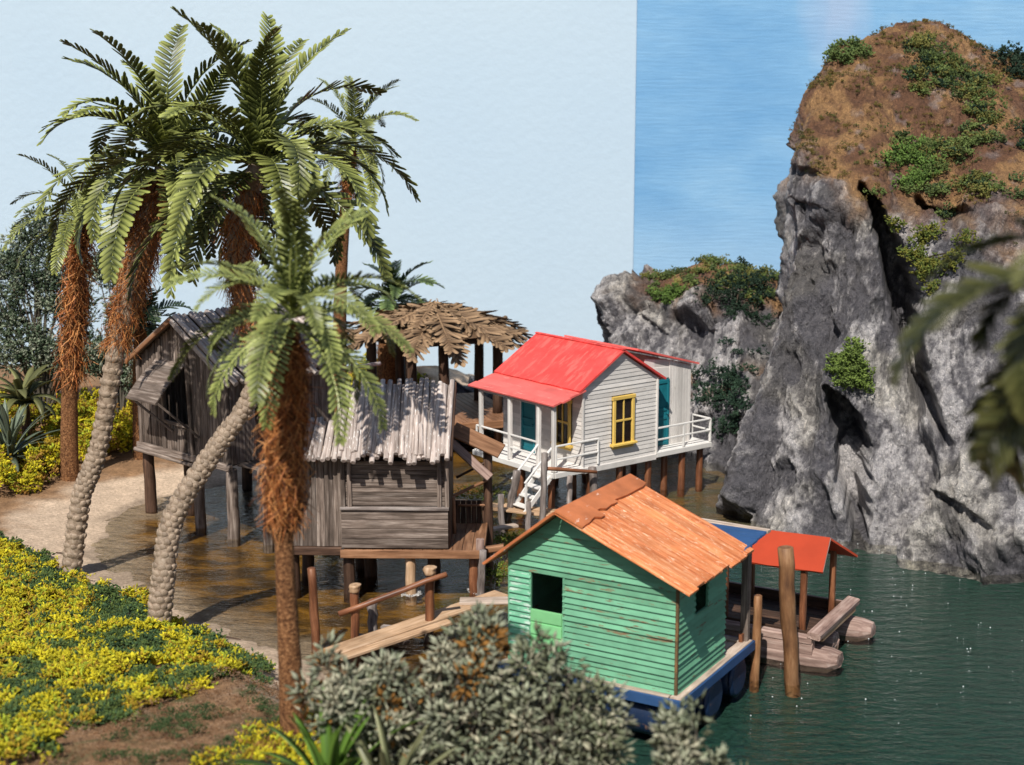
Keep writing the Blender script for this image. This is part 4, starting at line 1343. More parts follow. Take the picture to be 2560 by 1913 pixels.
def fibre_mesh(Fr, f0, f1, count, seed, length=.5, out=.10, cols=((.12, .036, .010), (.42, .14, .038), (.60, .27, .09))):
    rs = np.random.default_rng(seed)
    V, T, Cc = [], [], []
    n = len(Fr)
    for k in range(count):
        t = f0+(f1-f0)*rs.uniform()
        c, d, a, b, r = Fr[int(np.clip(t*(n-1), 0, n-1))]
        th = rs.uniform(0, 6.283)
        rad = a*math.cos(th)+b*math.sin(th)
        tan = -a*math.sin(th)+b*math.cos(th)
        p = c+rad*r*rs.uniform(.85, 1.12)
        dirn = -d*rs.uniform(.2, 1.0)*(1 if rs.uniform() < .82 else -1)+tan*rs.normal(0, .55)+rad*rs.uniform(-.02, .35)
        dirn /= np.linalg.norm(dirn)
        l = length*rs.uniform(.35, 1.0)
        w = rs.uniform(.004, .009)*(1+.8*(length > .5))
        cc = np.array(cols[rs.integers(len(cols))])*rs.uniform(.7, 1.3)
        curl = tan*rs.normal(0, .3)+rad*rs.normal(-.12, .22)+np.array([0, 0, -.25])
        s = np.cross(dirn, rad); s /= np.linalg.norm(s)+1e-9
        b0 = len(V)
        for i in range(4):
            u = i/3
            q = p+dirn*l*u+curl*l*u*u*.6+rad*out*math.sin(math.pi*u)*rs.uniform(.3, 1)
            ww = w*(1-.6*u)
            V += [q+s*ww, q-s*ww*.5+rad*ww*.9, q-s*ww*.5-rad*ww*.9]
            Cc += [cc, cc, cc]
        for i in range(3):
            for j in range(3):
                A, B = b0+i*3+j, b0+i*3+(j+1) % 3
                T += [(A, B, B+3), (A, B+3, A+3)]
    return trimesh("fibre", np.array(V), np.array(T), MT['fibre'], np.array(Cc))

def knob_mesh():
    V, F = [], []
    prof = [(1.05, -.15), (.92, .22), (.70, .55), (.25, .66)]
    n = 8
    for (r, h) in prof:
        for j in range(n):
            a = 2*math.pi*j/n
            V.append((r*math.cos(a)*1.05*(1+.12*math.cos(3*a)), r*math.sin(a)*.95+.55*h, h*.70))
    V.append((0, .42, .46))
    for i in range(len(prof)-1):
        for j in range(n): F.append((i*n+j, i*n+(j+1) % n, (i+1)*n+(j+1) % n, (i+1)*n+j))
    for j in range(n): F.append(((len(prof)-1)*n+j, (len(prof)-1)*n+(j+1) % n, len(V)-1))
    return pymesh("trunk_knob", V, F, MT['knob'], True)
KNOB = knob_mesh()

GD, GL = (.070, .088, .022), (.46, .50, .135)

def palm(name, label, pts, rads, kind, crown, fib, nfr, L, ll, nl, seed, cols=(GD, GL), els=None, fibn=500, fibl=.5, fibout=.10, spread=(0, 360), wid=.17, knob_to=.6, knr=.070, rot=0.0):
    """crown: point; els: list of (elevation deg, droop rad, count share)"""
    rs = np.random.default_rng(seed)
    base = Vector(pts[0])
    t = thing(name, label, "palm tree", base)
    loc = [tuple(Vector(p)-base) for p in pts]
    V, Q, Fr = tube(loc, rads, 16, .05, seed)
    tm = MT['cork'] if kind == 'cork' else MT['knob']
    trunk = mesh_obj("trunk", trimesh("trunk", V, Q, tm, None, True), t)
    if kind == 'knob':
        n = len(Fr)
        arc = np.concatenate([[0], np.cumsum([np.linalg.norm(Fr[i+1][0]-Fr[i][0]) for i in range(n-1)])])
        tot = arc[-1]*knob_to
        s, row = .03, 0
        while s < tot:
            i = int(np.searchsorted(arc, s))
            c, d, a, b, r = Fr[min(i, n-1)]
            m = 9
            for j in range(m):
                th = 2*math.pi*(j+.5*(row % 2))/m+rs.normal(0, .06)
                rad = a*math.cos(th)+b*math.sin(th)
                if rad[1] > .55: continue          # the far side, never seen
                tan = np.cross(d, rad)
                Mx = Matrix((Vector(tan), Vector(d), Vector(rad))).transposed().to_4x4()
                Mx.translation = Vector(c+rad*r*.92+d*rs.normal(0, .012))
                k = knr*rs.uniform(.85, 1.2)*(.75+.25*r/rads[0])
                mesh_obj("trunk_knob", KNOB, trunk, Mx @ Matrix.Diagonal((k, k, k*rs.uniform(.9, 1.5), 1)))
            s += knr*1.85
            row += 1
    if fib:
        mesh_obj("fibre", fibre_mesh(Fr, fib[0], fib[1], fibn, seed, fibl, fibout), t, kind="stuff")
    cpos = Vector(crown)-base
    els = els or [(72, 1.0, .2), (48, 1.6, .3), (22, 1.9, .28), (-8, 1.5, .22)]
    cd, cl = cols
    k = 0
    ga = rs.uniform(0, 360)+rot
    for (el, dr, sh) in els:
        m = max(1, round(nfr*sh))
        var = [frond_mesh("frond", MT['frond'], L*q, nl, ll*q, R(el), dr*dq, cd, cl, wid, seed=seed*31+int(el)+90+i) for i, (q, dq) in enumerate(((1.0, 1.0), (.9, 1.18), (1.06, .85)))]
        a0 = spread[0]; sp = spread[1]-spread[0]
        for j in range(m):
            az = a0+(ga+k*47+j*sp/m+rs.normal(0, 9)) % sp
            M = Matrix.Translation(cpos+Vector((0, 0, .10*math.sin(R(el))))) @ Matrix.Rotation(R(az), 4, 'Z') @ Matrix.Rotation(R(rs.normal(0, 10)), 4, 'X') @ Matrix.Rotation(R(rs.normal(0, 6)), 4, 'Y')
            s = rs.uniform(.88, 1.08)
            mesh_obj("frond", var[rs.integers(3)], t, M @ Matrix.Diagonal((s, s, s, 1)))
        k += 1
    return t

# ------------------------------------------------------------------ gazebo
gzx, gzy, gzd = -2.30, 44.0, .75
Gz = thing("thatched_gazebo", "open gazebo with brown palm frond thatch roof on dark posts", "gazebo", (gzx, gzy, 0), 0)
dk = 22
half = 2.05
for k in range(dk):
    u = -half+(k+.5)*2*half/dk
    ca, sa = math.cos(R(20)), math.sin(R(20))
    a = (u*ca+half*sa, u*sa-half*ca, gzd); b = (u*ca-half*sa, u*sa+half*ca, gzd)
    beam("deck_plank", Gz, a, b, 2*half/dk-.008, .06, MT['deck'], rough=.01)
for (s0, s1) in (((-1, -1), (1, -1)), ((1, -1), (1, 1)), ((1, 1), (-1, 1)), ((-1, 1), (-1, -1))):
    def rt(u, v): return (half*1.01*(u*ca-v*sa), half*1.01*(u*sa+v*ca), gzd-.09)
    beam("deck_edge", Gz, rt(*s0), rt(*s1), .09, .22, MT['deck'], rough=.01)
for k, (px_, py_) in enumerate(((-1.75, -.9), (-.55, -1.65), (.35, -1.35), (1.88, -.45), (1.3, 1.4), (-1.1, 1.5))):
    log("gazebo_post", Gz, (px_, py_, gzd-.02), (px_, py_, 3.22), .15, .14, MT['darkwood'], seg=12)
for k, (px_, py_) in enumerate(((-1.7, -.8), (-.5, -1.7), (1.9, -.7), (1.3, 1.5), (-1.2, 1.6), (0, 0))):
    log("stilt", Gz, (px_, py_, -.5), (px_, py_, gzd-.1), .12, .12, MT['post'], seg=9)
for k in range(8):
    a0, a1 = 2*math.pi*k/8, 2*math.pi*(k+1)/8
    beam("ring_beam", Gz, (1.95*math.cos(a0), 1.95*math.sin(a0), 3.06), (1.95*math.cos(a1), 1.95*math.sin(a1), 3.06), .10, .16, MT['darkwood'])
# solid cone under the thatch
V, F = [(0, 0, 3.74)], []
for j in range(24):
    a = 2*math.pi*j/24
    V.append((2.1*math.cos(a), 2.1*math.sin(a), 3.16+.03*math.sin(5*a)))
for j in range(24): F.append((0, 1+j, 1+(j+1) % 24))
F.append(tuple(range(24, 0, -1)))
mesh_obj("thatch_base", pymesh("thatch_base", V, F, flat("thatch_base_brown", (.14, .085, .05), .9, .1, .3, 6, .5)), Gz)
TB = [frond_mesh("thatch_frond", MT['thatch'], 3.05*q, 22, .64*q, R(-12.5), .24*d_, (.125, .075, .042), (.36, .235, .135), .20, .10, 1.0, .30, .05, .10, seed=900+i) for i, (q, d_) in enumerate(((1, 1), (.95, 1.7), (1.03, .6), (.92, 1.2)))]
for lay, (n, z, s) in enumerate(((16, 3.78, 1.0), (12, 3.88, .96), (7, 3.96, .58))):
    for k in range(n):
        az = 360*(k+.5*lay)/n+random.uniform(-7, 7)
        M = Matrix.Translation((.04*math.cos(R(az)), .04*math.sin(R(az)), z+random.uniform(-.02, .02))) @ Matrix.Rotation(R(az), 4, 'Z') @ Matrix.Rotation(R(random.uniform(-14, 14)), 4, 'X')
        q = s*random.uniform(.92, 1.05)
        mesh_obj("thatch_frond", TB[(k+lay) % 4], Gz, M @ Matrix.Diagonal((q, q, q, 1)))

# ------------------------------------------------------------------ walkways and loose timbers
wk = thing("plank_walkway", "tan plank walkway on low posts below the white steps", "walkway", (0, 34.8, 0))
for k, (a, b) in enumerate((((-1.75, .95, .27), (-.1, .30, .27)), ((-1.55, .55, .27), (0.0, -.02, .27)), ((-.2, .35, .29), (1.35, -.35, .29)), ((-.25, .02, .29), (1.25, -.68, .29)), ((-1.65, .75, .30), (-.3, .15, .30)))):
    beam("plank", wk, a, b, .26, .05, MT['tan'], rough=.02)
for (x, y) in ((-1.6, .7), (-.2, .1), (.9, -.4), (1.25, -.3)): log("post", wk, (x, y, -.4), (x, y, .25), .07, .07, MT['greypost'], seg=8)
wp = "grey posts around the plank walkway"
for nm, lab, a, b, r in (("walkway_post", "leaning grey post left of the white steps", (-.17, 34.97, -.4), (.13, 34.9, 1.20), .095),
        ("walkway_post", "short splintered grey stump at the left end of the plank walkway", (-.23, 34.45, -.4), (-.27, 34.45, .74), .085),
        ("walkway_post", "thin low grey post in front of the plank walkway", (.38, 34.1, -.4), (.38, 34.1, .66), .07),
        ("walkway_post", "tallest grey walkway post with a forked rail at its top", (.70, 34.2, -.4), (.76, 34.2, 1.80), .085),
        ("walkway_post", "pale grey post under the porch right of the steps", (1.38, 35.0, -.4), (1.36, 35.0, 1.05), .075),
        ("walkway_post", "knobbly grey post in front of the house floor beam", (1.98, 35.2, -.4), (1.94, 35.2, 1.22), .10)):
    log(nm, None, a, b, r, r*.9, MT['greypost'], wob=.25, seg=10, rings=9, label=lab, cat="post", group=wp)
log("wooden_pole", None, (.80, 34.25, 1.42), (2.0, 34.95, 1.16), .045, .04, MT['post'], label="reddish brown pole lying across the grey posts under the house", cat="pole")
beam("walkway_board", None, (-.95, 33.3, .16), (.1, 33.9, .16), .22, .06, MT['pale'], rough=.03, label="short pale board lying at the walkway's near end", cat="board")
# gangplank in front
gp = thing("gangplank", "sloping tan gangplank from the shore to the green shed", "gangplank", (-1.5, 26.4, 0))
beam("plank", gp, (-1.70, -1.0, .30), (1.30, 1.85, .42), .42, .05, MT['tan'], rough=.01)
beam("plank", gp, (-1.50, -1.22, .28), (.35, .48, .34), .20, .06, MT['tan'], rough=.015)
beam("plank", gp, (.5, 1.35, .44), (1.75, 1.35, .46), .34, .05, MT['pale'], rough=.02)
for (x, y) in ((-.05, .4), (-.9, -.35), (.85, 1.2)): log("post", gp, (x, y, -.45), (x, y, .28), .08, .08, MT['greypost'], seg=8)
gpp = "brown posts by the gangplank"
for lab, a, b, r in (("thin red brown post nearest the front palm trunk", (-3.55, 26.3, -.4), (-3.62, 26.3, 1.56), .085),
        ("brown post with a pale flared top left of the gangplank", (-2.87, 26.5, -.4), (-2.87, 26.5, 1.12), .085),
        ("brown post with a knobbed top beside the gangplank rail end", (-1.55, 26.85, -.4), (-1.51, 26.85, 1.34), .09),
        ("short grey stump behind the gangplank", (-2.62, 27.3, -.4), (-2.62, 27.3, .62), .10)):
    o = log("jetty_post", None, a, b, r, r*.95, MT['post'] if 'grey' not in lab else MT['greypost'], wob=.2, rings=8, label=lab, cat="post", group=gpp)
    if 'flared' in lab or 'knobbed' in lab:
        M_ = Matrix.Translation(Vector(b))
        V = []
        mm = log_mesh(.13, r*1.15, r*1.35, MT['tan'], .2, 10, 4)
        REL[o] = o.matrix_basis.copy()
        mesh_obj("post_cap", mm, o, Matrix.Translation(Vector(b)) @ Matrix.Rotation(R(-90), 4, 'Y'))
log("rail_pole", None, (-3.15, 26.38, .66), (-1.2, 26.72, 1.32), .05, .055, MT['post'], wob=.2, label="rusty red pole slanting between the gangplank posts", cat="pole")
beam("sunken_board", None, (-2.9, 26.9, .05), (-1.9, 26.45, .10), .16, .07, MT['greypost'], rough=.04, label="grey board half sunk beside the gangplank", cat="board")
beam("sunken_board", None, (-2.45, 27.35, .07), (-1.6, 26.95, .12), .13, .07, MT['greypost'], rough=.04, label="grey board half sunk behind the grey stump", cat="board")
log("jetty_post", None, (-.66, 29.25, -.4), (-.60, 29.2, 1.0), .075, .08, MT['greypost'], wob=.3, rings=9, label="pale rough post against the hut deck's right corner", cat="post", group=gpp)
log("mooring_post", None, (4.86, 24.75, -.5), (4.62, 24.75, 2.42), .14, .13, MT['mooring'], wob=.15, rings=10, label="tall thick brown mooring post in front of the red canopy", cat="post", group="mooring posts")
log("mooring_post", None, (4.20, 24.9, -.5), (4.22, 24.9, 1.52), .085, .075, MT['mooring'], wob=.12, rings=8, label="thin short red brown mooring post beside the shed platform", cat="post", group="mooring posts")

# ------------------------------------------------------------------ palms
zA, zB, zL = gz(-9.19, 30.27), gz(-6.52, 26.5), gz(-11.25, 37.5)
palm("palm_tree", "leaning palm with knobbly tan trunk and big dark crown, farthest left of the two", [(-9.19, 30.3, zA-.15), (-8.95, 30.5, 1.66), (-8.56, 30.7, 2.8), (-8.1, 30.9, 5.0), (-7.6, 31, 6.6), (-7.18, 31, 7.9), (-7.0, 31, 8.5)],
     [.20, .19, .18, .18, .25, .27, .20], 'knob', (-6.9, 31, 8.4), (.50, .93), 40, 3.25, .45, 26, 3, fibn=2300, fibl=.5, fibout=.08, knob_to=.54, wid=.195,
     els=[(78, 1.0, .2), (52, 1.75, .28), (25, 2.0, .27), (-5, 1.5, .25)])
palm("palm_tree", "leaning palm with S-curved knobbly trunk and the tallest green crown", [(-6.52, 26.6, zB-.15), (-6.42, 26.8, 1.2), (-6.25, 27.1, 2.28), (-5.52, 27.4, 3.47), (-4.86, 27.6, 4.43), (-4.75, 27.7, 5.4), (-5.0, 27.8, 6.6), (-4.95, 27.8, 7.7), (-4.60, 27.8, 8.7)],
     [.205, .20, .19, .17, .155, .15, .20, .22, .16], 'knob', (-4.56, 27.8, 8.6), (.66, .95), 40, 3.1, .44, 26, 8, fibn=1500, fibl=.45, fibout=.07, knob_to=.56, wid=.195,
     els=[(80, .9, .2), (52, 1.65, .28), (25, 2.05, .27), (-8, 1.45, .25)])
zF = gz(-2.83, 18.55)
palm("palm_tree", "front palm with straight cork trunk and shaggy brown fibre, nearest the camera", [(-2.83, 18.5, zF-.15), (-2.86, 18.5, 3.2), (-2.88, 18.5, 4.6), (-2.82, 18.5, 5.9), (-2.74, 18.5, 7.2)],
     [.185, .14, .115, .16, .13], 'cork', (-2.70, 18.5, 7.25), (.54, .95), 36, 1.72, .245, 24, 15, cols=((.085, .115, .030), (.50, .55, .17)), fibn=3000, fibl=.38, fibout=.08, wid=.18,
     els=[(75, 1.0, .2), (45, 1.6, .3), (15, 1.7, .28), (-15, 1.3, .22)])
palm("palm_tree", "small far palm with fibre-wrapped brown trunk beside the grey shrubs", [(-11.25, 37.5, zL-.15), (-11.1, 37.4, 2.5), (-10.75, 37.2, 5.0), (-10.45, 37, 7.0)],
     [.24, .20, .20, .19], 'cork', (-10.45, 37, 7.0), (.42, .96), 24, 2.0, .30, 24, 21, fibn=1300, fibl=.55, fibout=.09, wid=.17, els=[(70, 1.1, .2), (40, 1.6, .3), (15, 1.6, .28), (-15, 1.3, .22)])
zR = gz(-5.2, 44.6)
palm("palm_tree", "slim far palm standing clear against the pale board above the gazebo", [(-5.2, 44.6, zR-.15), (-5.1, 44.4, 3), (-4.9, 44.2, 6.0), (-4.55, 44, 8.6)],
     [.27, .20, .17, .15], 'cork', (-4.52, 44, 8.6), (.80, .97), 26, 2.15, .32, 26, 33, fibn=500, fibl=.5, fibout=.08, wid=.17, els=[(75, .9, .25), (45, 1.6, .3), (15, 1.8, .25), (-15, 1.4, .2)])
palm("palm_tree", "short stout palm behind the gazebo's left side", [(-3.7, 46.2, .4), (-3.7, 46.2, 2.0), (-3.65, 46.2, 3.6)], [.46, .44, .40], 'cork', (-3.6, 46.2, 3.7), (.1, .95), 20, 1.55, .38, 20, 41,
     fibn=700, fibl=.4, fibout=.08, cols=((.02, .045, .018), (.26, .36, .12)), wid=.19)
palm("palm_tree", "short palm half hidden behind the grey bamboo hut's roof", [(-9.9, 39.6, .3), (-9.85, 39.6, 2.4), (-9.7, 39.5, 4.0)], [.24, .22, .20], 'cork', (-9.7, 39.5, 4.0), (.3, .95), 16, 1.35, .34, 18, 47,
     fibn=300, cols=((.015, .035, .018), (.13, .20, .08)), wid=.19)
# the palm just out of frame on the right whose leaves hang into the picture
zN = gz(4.2, 9.6)
palm("palm_tree", "blurred palm close to the camera hanging in from the right edge", [(4.2, 9.6, zN-.2), (4.2, 9.5, 4), (4.18, 9.4, 8.55)], [.2, .17, .15], 'cork', (4.14, 9.4, 8.5), None, 22, 1.8, .34, 24, 53,
     cols=((.04, .048, .014), (.20, .20, .065)), els=[(60, 1.5, .15), (35, 2.3, .45), (5, 2.0, .4)], wid=.19, spread=(85, 275))

# ------------------------------------------------------------------ shrubs, succulents, ground cover
NUB_V = np.array([(1, 0, 0), (-1, 0, 0), (0, 1, 0), (0, -1, 0), (0, 0, 1), (0, 0, -1)], float)
NUB_T = np.array([(0, 2, 4), (2, 1, 4), (1, 3, 4), (3, 0, 4), (2, 0, 5), (1, 2, 5), (3, 1, 5), (0, 3, 5)])

def nubs(pos, dirs, ln, wd, col, rs):
    """many closed spindle leaves"""
    n = len(pos)
    d = dirs/np.linalg.norm(dirs, axis=1, keepdims=True)
    r = rs.normal(size=(n, 3))
    a = np.cross(d, r); a /= np.linalg.norm(a, axis=1, keepdims=True)+1e-9
    b = np.cross(d, a)
    V = (NUB_V[None, :, 0:1]*(a*wd[:, None])[:, None, :] + NUB_V[None, :, 1:2]*(b*wd[:, None]*.7)[:, None, :] + (NUB_V[None, :, 2:3]*.5+.5)*(d*ln[:, None])[:, None, :]) + pos[:, None, :]
    T = (NUB_T[None]+6*np.arange(n)[:, None, None]).reshape(-1, 3)
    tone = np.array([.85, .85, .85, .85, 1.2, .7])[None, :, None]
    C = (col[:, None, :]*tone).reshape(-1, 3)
    return V.reshape(-1, 3), T, C

def shrub(name, label, base, tips_fn, seed, nclump, per, leaf, cols, branch_col=(.11, .095, .075), group=None, nbr=18, cl=.13, cat="shrub", rbr=.03):
    rs = np.random.default_rng(seed)
    t = thing(name, label, cat, base, group=group)
    B = Vector(base)
    cen = np.array([tips_fn(rs) for _ in range(nclump)])
    cen = cen-np.array(base)
    pos = np.repeat(cen, per, 0)
    off = rs.normal(size=(len(pos), 3)); off /= np.linalg.norm(off, axis=1, keepdims=True)
    rad = cl*rs.uniform(.25, 1.0, len(pos))**.6
    p = pos+off*rad[:, None]
    outw = off+np.array([0, 0, .35])
    cc = np.array(cols)[rs.integers(len(cols), size=nclump)]*rs.uniform(.8, 1.15, (nclump, 1))
    col = np.repeat(cc, per, 0)*rs.uniform(.6, 1.35, (len(pos), 1))
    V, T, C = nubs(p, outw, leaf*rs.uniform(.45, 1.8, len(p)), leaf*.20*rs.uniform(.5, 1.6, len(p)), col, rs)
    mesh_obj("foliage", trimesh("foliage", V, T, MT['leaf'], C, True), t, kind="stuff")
    # branches
    k = rs.permutation(nclump)[:nbr]
    bm = flat(name+"_bark", branch_col, .8, .2)
    bv, bq, off0 = [], [], 0
    for i in k:
        e = cen[i]
        mid = np.array([e[0]*.35, e[1]*.35, e[2]*.55])+rs.normal(0, .06, 3)
        v, q, _ = tube([(rs.normal(0, .04), rs.normal(0, .04), -.1), tuple(mid), tuple(e)], [rbr, rbr*.6, rbr*.22], 6)
        bv.append(v); bq.append(q+off0); off0 += len(v)
    mesh_obj("branch", trimesh("branch", np.concatenate(bv), np.concatenate(bq), bm, None, True), t)
    return t

GREY = [(.30, .32, .22), (.37, .38, .27), (.22, .25, .16), (.44, .42, .30), (.15, .16, .095), (.20, .22, .13)]
def blob(cx, cy, cz, rx, ry, rz, shell=.55):
    def f(rs):
        d = rs.normal(size=3); d /= np.linalg.norm(d)
        r = rs.uniform(shell, 1)
        return (cx+d[0]*rx*r, cy+d[1]*ry*r, cz+abs(d[2])*rz*r if d[2] > -.3 else cz+d[2]*rz*r*.6)
    return f
def blobs(*bs):
    w = np.array([b[3]*b[5] for b in bs]); w = w/w.sum()
    fs = [blob(*b) for b in bs]
    return lambda rs: fs[rs.choice(len(bs), p=w)](rs)
SEED_O = [(.30, .14, .03), (.16, .06, .025)]
shrub("grey_shrub", "blurred grey green shrub at the bottom left of the green shed", (-.9, 15.9, gz(-.9, 15.9)),
      blobs((-1.95, 16.1, 3.25, .36, .35, .75), (-1.5, 16.1, 3.0, .45, .4, .8), (-1.05, 16.0, 2.8, .5, .45, .85), (-.50, 16.0, 3.15, .50, .45, .95), (-.38, 16.2, 3.95, .26, .26, .45), (-1.2, 15.8, 2.0, .9, .5, .5), (-.9, 16.1, 3.05, .3, .3, .5)), 61, 330, 26, .115, GREY+[GREY[0], GREY[1], GREY[3]]+SEED_O[:1]*1, nbr=70, cl=.115)
shrub("grey_shrub", "blurred grey green shrub in front of the shed's half door", (.45, 15.7, gz(.45, 15.7)),
      blobs((.42, 15.8, 3.15, .50, .4, .85), (.85, 15.8, 2.85, .42, .4, .75), (.1, 15.7, 2.3, .8, .5, .7), (.30, 15.9, 3.75, .24, .24, .42), (.72, 15.9, 3.5, .22, .22, .3)), 62, 200, 26, .115, GREY, nbr=60, cl=.115)
shrub("grey_shrub", "blurred grey sprig rising from the bottom edge before the mooring posts", (1.95, 14.6, gz(1.95, 14.6)),
      blobs((1.72, 14.6, 3.45, .20, .2, .55), (1.85, 14.6, 3.0, .38, .3, .35)), 63, 50, 24, .115, GREY, nbr=14, cl=.10)
shrub("grey_shrub", "low blurred grey shrub along the bottom edge at right", (2.4, 14.2, gz(2.4, 14.2)),
      blobs((2.5, 14.2, 2.75, .55, .3, .45), (1.6, 14.3, 2.6, .5, .3, .4)), 64, 80, 24, .115, GREY, nbr=14, cl=.10)
# background shrubs on the left
GB = [(.19, .24, .15), (.30, .35, .24), (.06, .095, .05), (.40, .43, .32), (.04, .07, .035), (.10, .14, .08)]
z0 = gz(-14.2, 42.5)
shrub("grey_shrub", "tall grey green shrub tree at the far left behind the palms", (-13.4, 42.6, z0),
      blobs((-14.6, 42.6, 4.2, 1.0, .7, 1.3), (-13.4, 42.7, 5.2, 1.1, .7, 1.2), (-12.6, 42.6, 4.0, .9, .7, 1.0), (-14.0, 42.4, 2.8, 1.3, .7, 1.0), (-12.4, 42.5, 2.6, .9, .6, .8), (-13.2, 42.6, 6.1, .6, .5, .6)), 71, 640, 22, .125, GB, nbr=40, cl=.22, rbr=.06)
shrub("grey_shrub", "smaller grey green shrub between the two left palm trunks", (-11.2, 42.6, gz(-11.2, 42.6)),
      blobs((-11.3, 42.6, 5.0, .6, .5, .8), (-10.9, 42.6, 3.8, .6, .5, .8), (-11.6, 42.6, 2.6, .8, .5, .7), (-10.6, 42.6, 2.0, .8, .5, .7)), 72, 300, 22, .125, GB, nbr=26, cl=.20, rbr=.05)

def leafblade(L, w, e0, droop, cd, cl, seed, fold=.25):
    rs = np.random.default_rng(seed)
    n = 8
    V, T, C = [], [], []
    x = z = 0.0
    for i in range(n+1):
        t = i/n
        a = e0-droop*t**1.4
        ww = w*(.45+.9*t)*(1-t)**.55*1.25+.002
        th = .018*(1-t)+.003
        nx_, nz_ = -math.sin(a), math.cos(a)
        V += [(x+nx_*fold*ww, ww, z+nz_*fold*ww), (x, 0, z), (x+nx_*fold*ww, -ww, z+nz_*fold*ww), (x-nx_*th, 0, z-nz_*th)]
        c = np.array(cd)*(1-t*.6)+np.array(cl)*t*.6
        C += [np.array(cl), c, np.array(cl)*.9, c*.7]
        x += math.cos(a)*L/n; z += math.sin(a)*L/n
    for i in range(n):
        for j in range(4):
            A, B = i*4+j, i*4+(j+1) % 4
            T += [(A, B, B+4), (A, B+4, A+4)]
    return trimesh("leaf", np.array(V), np.array(T), MT['frond'], np.array(C), True)

def rosette(name, label, base, n, L, w, cd, cl, seed, els=(75, 15), droop=1.0, cat="plant", stem=None):
    rs = np.random.default_rng(seed)
    t = thing(name, label, cat, base)
    var = [leafblade(L*q, w, R(els[0]+(els[1]-els[0])*q2), droop*d, cd, cl, seed+i) for i, (q, q2, d) in enumerate(((1, 0, .7), (1.05, .3, 1), (1, .6, 1.2), (.9, 1, 1.1)))]
    h = stem or 0
    if stem:
        V, Q, _ = tube([(0, 0, -.15), (.02, 0, stem*.5), (0, 0, stem)], [.16, .18, .14], 12, .15, seed)
        mesh_obj("trunk", trimesh("trunk", V, Q, MT['darkwood'], None, True), t)
    for k in range(n):
        q = k/n
        M = Matrix.Translation((0, 0, h)) @ Matrix.Rotation(R(137.5*k+rs.normal(0, 8)), 4, 'Z') @ Matrix.Rotation(R(rs.normal(0, 8)), 4, 'X')
        s = rs.uniform(.8, 1.1)
        mesh_obj("leaf", var[min(3, int(q*4))], t, M @ Matrix.Diagonal((s, s, s, 1)))
    return t
rosette("yucca", "yucca with broad yellowish drooping leaves on a dark trunk at far left", (-13.0, 39.6, gz(-13.0, 39.6)), 26, 1.35, .15, (.05, .065, .025), (.32, .32, .13), 81, els=(70, 5), droop=1.7, stem=1.5)
rosette("agave", "grey green spiky agave cut by the left edge", (-12.75, 37.6, gz(-12.75, 37.6)), 40, 1.5, .10, (.055, .085, .055), (.28, .34, .24), 82, els=(80, 10), droop=.6, stem=.55)
rosette("yucca", "bright green blurred spiky plant at the foot of the front palm", (-2.0, 15.6, gz(-2.0, 15.6)), 34, 1.30, .085, (.035, .09, .012), (.20, .36, .06), 83, els=(80, 15), droop=.8)
rosette("yucca", "pale striped blurred plant in front of the grey shrub", (-1.30, 15.2, gz(-1.30, 15.2)), 18, 1.2, .065, (.09, .12, .05), (.42, .42, .22), 84, els=(78, 25), droop=.7)

# --- ground cover: uncountable crumbs and sprigs
def in_poly(P, x, y):
    return poly_sd(np.array(P, float), x, y)

def cover(name, label, polys, dens, cols, seed, size, sel, per=6, lift=.05, mat='cover', zfn=None):
    rs = np.random.default_rng(seed)
    pts = []
    for P in polys:
        A = np.array(P, float)
        lo, hi = A.min(0)-.3, A.max(0)+.3
        n = int((hi-lo).prod()*dens)
        x = rs.uniform(lo[0], hi[0], n); y = rs.uniform(lo[1], hi[1], n)
        sd = in_poly(A, x, y)
        q = np.stack([x, y, np.zeros(n)], 1)
        edge = .35*fbm(q*1.3+seed, 3)
        m = (sd+edge > 0) & sel(q)
        pts.append(q[m])
    q = np.concatenate(pts)
    mound = np.clip(fbm(q*np.array([1.9, 1.9, 1])+seed*.7, 3)+.25, 0, 1)
    q[:, 2] = ground_z(q[:, 0], q[:, 1])+lift*rs.uniform(0, 1, len(q))+mound*lift*3.0
    n = len(q)
    cl_ = np.clip((perlin(q*np.array([2.1, 2.1, 0])+seed)+.5)*len(cols), 0, len(cols)-1).astype(int)
    pick = np.where(rs.uniform(size=n) < .55, cl_, rs.integers(len(cols), size=n))
    cc = np.array(cols)[pick]*rs.uniform(.65, 1.25, (n, 1))
    p = np.repeat(q, per, 0)+rs.normal(0, size*.45, (n*per, 3))
    d = rs.normal(size=(n*per, 3)); d[:, 2] = np.abs(d[:, 2])*.7+.15
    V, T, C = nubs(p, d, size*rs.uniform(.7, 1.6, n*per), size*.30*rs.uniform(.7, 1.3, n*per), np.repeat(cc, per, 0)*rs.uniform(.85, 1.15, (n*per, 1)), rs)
    return mesh_obj(name, trimesh(name, V, T, MT[mat], C), kind="stuff", label=label)

